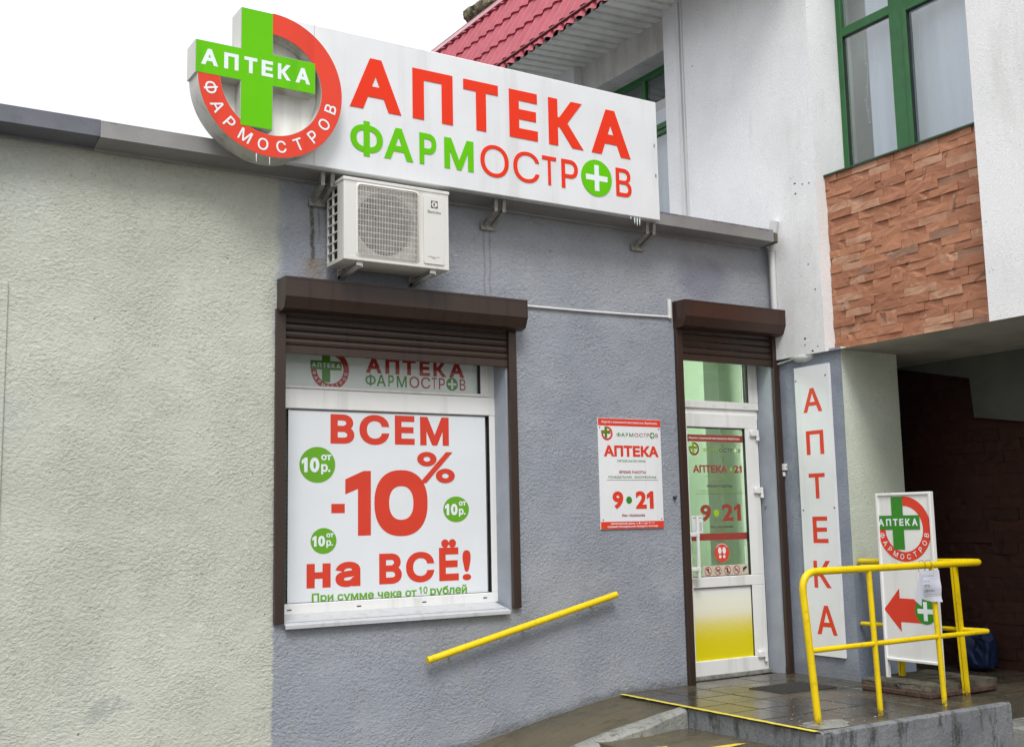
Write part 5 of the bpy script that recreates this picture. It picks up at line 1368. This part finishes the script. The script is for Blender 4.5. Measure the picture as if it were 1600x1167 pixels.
m_ = MB(); m_.tube([(XF+.01, -.01, zO-.03), (XF+.02, yl0+.01, zO-.012)], .006, 8); m_.build('lamp_cable', M['pvc'], lm)
# vertical sign
XS = XL-.02; us_ = thing('vertical_sign', 'tall narrow white sign with red letters АПТЕКА one below another on the side wall', 'sign', (XS, -.3, .13))
s0 = at(1240, 576, 'x', XS); s1 = at(1294, 567, 'x', XS); s2 = at(1322.6, 1028.6, 'x', XS)
MB().box((XS, s0.y, s2.z), (XL-.002, s1.y, s0.z), .001).build('sign_board', M['panel_white'], us_)
Fv = FX(XS)
for ch, (xa_, ya_), (xb2, yb2) in (('А', (1255.5, 645.5), (1283, 604)), ('П', (1261, 711), (1286, 671)), ('Т', (1265.5, 779), (1288.5, 738.5)), ('Е', (1271.5, 848), (1292.5, 806.5)), ('К', (1273, 917.5), (1297.5, 876)), ('А', (1277.5, 990), (1306.5, 947))):
    a = at(xa_, ya_, 'x', XS); b = at(xb2, yb2, 'x', XS); mid = (-a.y-b.y)/2
    m_ = MB(); put_text(m_, ch, Fv, -a.y, a.z, -b.y, b.z, .0008, .02); m_.build('letter', M['print_red2'], us_)
for px, py in ((1243.5, 596), (1289.5, 586), (1255.5, 797), (1304, 793)):
    p = at(px, py, 'x', XS); m_ = MB(); disc(m_, Fv, -p.y, p.z, .006, .0004, 10, None, .002); m_.build('screw', M['screw'], us_)

# ------------------------------------------------------------------ railing
RL = thing('railing', 'yellow tubular railing round the right corner of the entrance platform', 'railing', (5.1, -1.5, 0))
yR = -1.5; xr0 = 4.40; xr1 = 5.81; zt_, zm = .772, .379; yEnd = -.60
px1_ = at(1251, 940, 'y', yR).x
def bendpts(p0, p1, p2, r, n=8):
    p0, p1, p2 = map(Vector, (p0, p1, p2)); a = p1+(p0-p1).normalized()*r; b = p1+(p2-p1).normalized()*r
    return [a*(1-t)**2+p1*2*t*(1-t)+b*t*t for t in [k/n for k in range(n+1)]]
m_ = MB()
pts = [(4.415, yR, .0), *bendpts((4.415, yR, 0), (4.345, yR, zt_), (5.0, yR, zt_), .11), (5.0, yR, zt_), *bendpts((5, yR, zt_), (xr1, yR, zt_), (xr1, yEnd, zt_), .05), (xr1, yEnd, zt_-.012)]
m_.tube(pts, .0190, 18); m_.build('top_rail', M['yellow'], RL)
m_ = MB(); m_.tube([(4.395, yR, zm-.003), (5.3, yR, zm), *bendpts((5.3, yR, zm), (xr1+.02, yR, zm), (xr1, yEnd, zm), .02), (xr1-.01, yEnd, zm-.012)], .0138, 14); m_.build('mid_rail', M['yellow'], RL)
for (bx, by, tx_) in ((at(1383, 1119, 'z', .004).x, yR, at(1357, 890, 'y', yR).x), (at(1476, 1102, 'z', .004).x, yR, at(1455, 884, 'y', yR).x)):
    m_ = MB(); p0, p1 = Vector((bx, by, .0)), Vector((tx_, yR, zt_-.01)); d = (p1-p0); 
    m_.tube([p0, p1], .0150, 14); m_.build('post', M['yellow'], RL)
for by, ty in ((at(1511, 1089, 'x', xr1).y, at(1490, 885, 'x', xr1).y), (at(1411, 1072, 'x', xr1).y, at(1400, 885, 'x', xr1).y)):
    m_ = MB(); z0 = -.01
    for s_ in (-1, 1): m_.box((xr1-.004, by-.013 if s_ < 0 else by+.001, z0), (xr1+.018, by-.001 if s_ < 0 else by+.013, .01))
    m_.v = []; m_.f = []
    p0, p1 = Vector((xr1, by, z0)), Vector((xr1, ty, zt_-.01)); d = (p1-p0).normalized(); u_ = Vector((1, 0, 0)); v_ = d.cross(u_)
    for o1, w1 in ((-.0095, .0065), (.0095, .0065)):
        cs = [(-.014, o1-w1), (.014, o1-w1), (.014, o1+w1), (-.014, o1+w1)]
        m_.add([p+u_*a+v_*b for p in (p0, p1) for a, b in cs], [[0, 1, 5, 4], [1, 2, 6, 5], [2, 3, 7, 6], [3, 0, 4, 7], [3, 2, 1, 0], [4, 5, 6, 7]])
    m_.build('post', M['yellow'], RL)

# concrete patch round the corner post
m_ = MB(); P0 = Vector((4.40, -1.50, 0)); vs = [Vector((P0.x, P0.y, .0135))]
for k in range(28):
    a = 2*math.pi*k/28; rr_ = .13*(1+.5*noise.noise(Vector((math.cos(a)*1.5, math.sin(a)*1.5, 3.3)))); ex = 1.9 if math.cos(a) > 0 else .75
    vs.append(Vector((max(P0.x+rr_*math.cos(a)*ex, XE+.006), max(P0.y+rr_*math.sin(a)*.75, YP+.006), .0065)))
m_.add(vs, [[0, k, k % 28+1] for k in range(1, 29)]); m_.build('mortar_patch', M['kerb'], plat, True)

# ------------------------------------------------------------------ slab and sign board
XSB = 5.68
sbm = MB(); bm = bmesh.new(); bmesh.ops.create_cube(bm, size=1); bmesh.ops.subdivide_edges(bm, edges=bm.edges[:], cuts=7, use_grid_fill=True)
sx0_, sx1_, sy0_, sy1_ = 5.53, 6.14, -1.31, -.81
for v in bm.verts:
    p = Vector((sx0_+(v.co.x+.5)*(sx1_-sx0_), sy0_+(v.co.y+.5)*(sy1_-sy0_), .004+(v.co.z+.5)*.068))
    d_ = noise.noise(p*13)*.026+noise.noise(p*38)*.014
    if v.co.z > .2: p.x += (p.x > 5.85 and -1 or 1)*max(0, d_)*.9; p.z += d_*.25
    p.x += d_*.5; p.y += noise.noise(p*17+Vector((5, 5, 5)))*.014
    v.co = p
sbm.bm(bm); SLB = thing('concrete_slab', 'rough broken concrete slab lying on the paving under the sign board', 'slab', (5.84, -1.1, .004))
sbm.build('slab_block', M['slab'], SLB, False)
m_ = MB(); m_.box((sx0_-.014, sy0_-.012, .005), (sx1_-.01, sy1_-.005, .036), .006); m_.build('slab_foot', M['slab_red'], SLB)
m_ = MB(); lpz = at(1401, 1062, 'x', sx0_-.006); m_.tube([(sx0_-.008, lpz.y+.02*math.cos(a), .045+.022*math.sin(a)) for a in [math.pi*k/10 for k in range(11)]], .0028, 6); m_.build('lifting_loop', M['screw'], SLB)
SBd = thing('sign_board', 'white free-standing board with green cross emblem and red left arrow behind the railing', 'sign board', (XSB, -1.08, .07))
b0 = at(1367, 771, 'x', XSB); b1 = at(1459, 767, 'x', XSB); b2 = at(1384, 1030, 'x', XSB); yA, yB_ = (b0.y+b2.y)/2, (b1.y+at(1466, 1038, 'x', XSB).y)/2; zA_, zB_ = b2.z, b0.z
m_ = MB(); m_.box((XSB+.004, yA-.006, zA_+.005), (XSB+.016, yB_+.006, zB_-.005)); pn = m_.build('board_panel', M['board_white'], SBd)
m_ = MB(); w_ = .017
m_.box((XSB-.006, yA, .068), (XSB+.026, yA-w_, zB_), .003); m_.box((XSB-.006, yB_, .068), (XSB+.026, yB_+w_, zB_), .003)
m_.box((XSB-.0054, yA-w_, zB_-w_), (XSB+.0254, yB_+w_, zB_), .003); m_.box((XSB-.0054, yA-w_, zA_), (XSB+.0254, yB_+w_, zA_+w_), .003)
m_.build('board_frame', M['board_white'], SBd)
Fbd = FX(XSB+.004)
def bU(px, py): p = at(px, py, 'x', XSB+.004); return -p.y, p.z
c = bU(1412.5, 826); ru_ = bU(1455, 826)[0]-c[0]
logo(SBd, Fbd, c[0], c[1], ru_, .0012, (M['print_red2'], M['print_green2'], M['letter_white']), 0, .001)
tip = bU(1382, 951); h0_, h1_ = bU(1404.5, 918), bU(1410.5, 986); s0_, s1_ = bU(1408, 934), bU(1411, 971); en = bU(1446, 953)
m_ = MB(); yc_ = tip[1]; pts = [tip, (h1_[0], yc_-.155*1.0*(h0_[1]-h1_[1])/.31), (s1_[0], h1_[1]), ]
hh_ = (h0_[1]-h1_[1])/2; sh_ = (s0_[1]-s1_[1])/2; hx_ = (h0_[0]+h1_[0])/2-.002
arr = [tip, (hx_, yc_-hh_), (hx_, yc_-sh_), (en[0], yc_-sh_), (en[0], yc_+sh_), (hx_, yc_+sh_), (hx_, yc_+hh_)]
m_.add([Fbd(a, b, .0012) for a, b in arr], [[0, 1, 6], [1, 2, 5, 6], [2, 3, 4, 5]]); m_.build('arrow', M['print_red2'], SBd)
ec = bU(1446.5, 955); er = ec[0]-bU(1430, 955)[0]
m_ = MB(); disc(m_, Fbd, ec[0], ec[1], er, .0022, 40); d_ = m_.build('plus_disc', M['print_green2'], SBd)
m_ = MB(); kk = er*.74
m_.add([Fbd(ec[0]+a*kk, ec[1]+b*kk, .003) for a, b in ((-1, -.25), (-.25, -.25), (-.25, -1), (.25, -1), (.25, -.25), (1, -.25), (1, .25), (.25, .25), (.25, 1), (-.25, 1), (-.25, .25), (-1, .25))], [list(range(12))]); m_.build('plus_mark', M['letter_white'], d_)
# paper notice on the rail
NT = thing('paper_notice', 'crumpled white paper notice tied to the yellow top rail', 'notice', at(1453, 915, 'y', yR-.03))
m_ = MB(); rows = []; yN = yR-.034
for j in range(9):
    v = j/8; L_ = at(1437-9*v, 892+40*v, 'y', yN); R_ = at(1467+7*v, 890+50*v, 'y', yN)
    for i in range(9):
        u = i/8; p = L_.lerp(R_, u); p = Vector((p.x, yN-.014*math.sin(u*5+1)*v-.010*noise.noise(Vector((u*3, v*3, 1))), p.z-.008*math.sin(u*math.pi)*v)); rows.append(p)
m_.add(rows, [[j*9+i, j*9+i+1, (j+1)*9+i+1, (j+1)*9+i] for j in range(8) for i in range(8)]); ns_ = m_.build('paper_sheet', M['paper'], NT, True)
m_ = MB(); a_ = at(1437, 893, 'y', yN-.02); b_ = at(1429, 937, 'y', yN-.02); c_ = at(1440, 947, 'y', yN-.014); d2 = at(1443, 900, 'y', yN-.012)
m_.add([a_, d2, c_, b_], [[0, 1, 2, 3]]); m_.build('folded_sheet', M['paper'], NT)
Fn = FY(yN-.021)
for body, x0, yb2, x1, yt2, bo in (('ОСМАСК', 1443, 901, 1459, 897.5, .0), ('НЕЛЬЗЯ', 1443, 909.5, 1452, 906.5, .0), ('ОГО', 1443.5, 917, 1452.5, 912.8, .03), ('ЩЕНА!', 1444, 925.5, 1460, 920.5, .02)):
    p, p2 = at(x0, yb2, 'y', yN-.021), at(x1, yt2, 'y', yN-.021); line(ns_, body, Fn, (p.x, p.z), (p2.x, p2.z), M['print_dark'], bo, .0005)
m_ = MB()
for yy in (929, 931.8):
    p, p2 = at(1444, yy, 'y', yN-.021), at(1471, yy, 'y', yN-.021); rect(m_, Fn, p.x, p.z-.0008, p2.x, p.z+.0008, .0005)
m_.build('ruled_line', M['print_dark'], ns_)
for px in (1440, 1450):
    p = at(px, 884, 'y', yR); m_ = MB(); m_.tube([(p.x+.004*math.sin(a), yR+.026*math.cos(a), zt_-.006+.034*math.sin(a)) for a in [2*math.pi*k/20 for k in range(21)]], .0013, 6, False); m_.build('wire_tie', M['wire'], NT)
# blue bag
bg0 = at(1526, 1040, 'z', -.002)
BG = thing('blue_bag', 'crumpled dark blue tarpaulin bag on the passage floor behind the railing', 'bag', (6.84, bg0.y, -.01))
m_ = MB(); bm = bmesh.new(); bmesh.ops.create_icosphere(bm, subdivisions=4, radius=1)
yb_c = (at(1500, 1030, 'x', 6.8).y+at(1556, 1030, 'x', 6.8).y)/2; hw = abs(at(1500, 1030, 'x', 6.8).y-at(1556, 1030, 'x', 6.8).y)/2; hz = at(1530, 968, 'x', 6.8).z*.84; hw *= .80
for v in bm.verts:
    c0_ = v.co.copy(); mq = max(abs(c0_.x), abs(c0_.y), abs(c0_.z)); c0_ = c0_.lerp(c0_/mq, .6); d_ = noise.noise(c0_*2.5)*.22+(abs(noise.noise(c0_*4))-.2)*.25
    sx_ = 1-.22*max(0, c0_.z); z_ = (c0_.z*.5+.5)**.85
    v.co = Vector((6.80+c0_.x*.09*(1+d_)*sx_, yb_c+math.copysign(abs(c0_.y)**.7, c0_.y)*hw*(1+d_*.5)*sx_, max(-.01, z_*hz*(1+d_*.3))))
m_.bm(bm); m_.build('bag_body', M['blue_bag'], BG, True)
m_ = MB(); f0, f1, f2, f3 = at(1519, 996, 'x', 6.68), at(1541, 975, 'x', 6.69), at(1553, 998, 'x', 6.68), at(1545, 1004, 'x', 6.67)
m_.add([f0, f1, f2, f3, f0.lerp(f2, .5)+Vector((-.015, 0, .0))], [[0, 4, 1], [1, 4, 2], [2, 4, 3], [3, 4, 0]]); m_.build('loose_flap', M['blue_bag'], BG)
print('tiles', n1, n2)
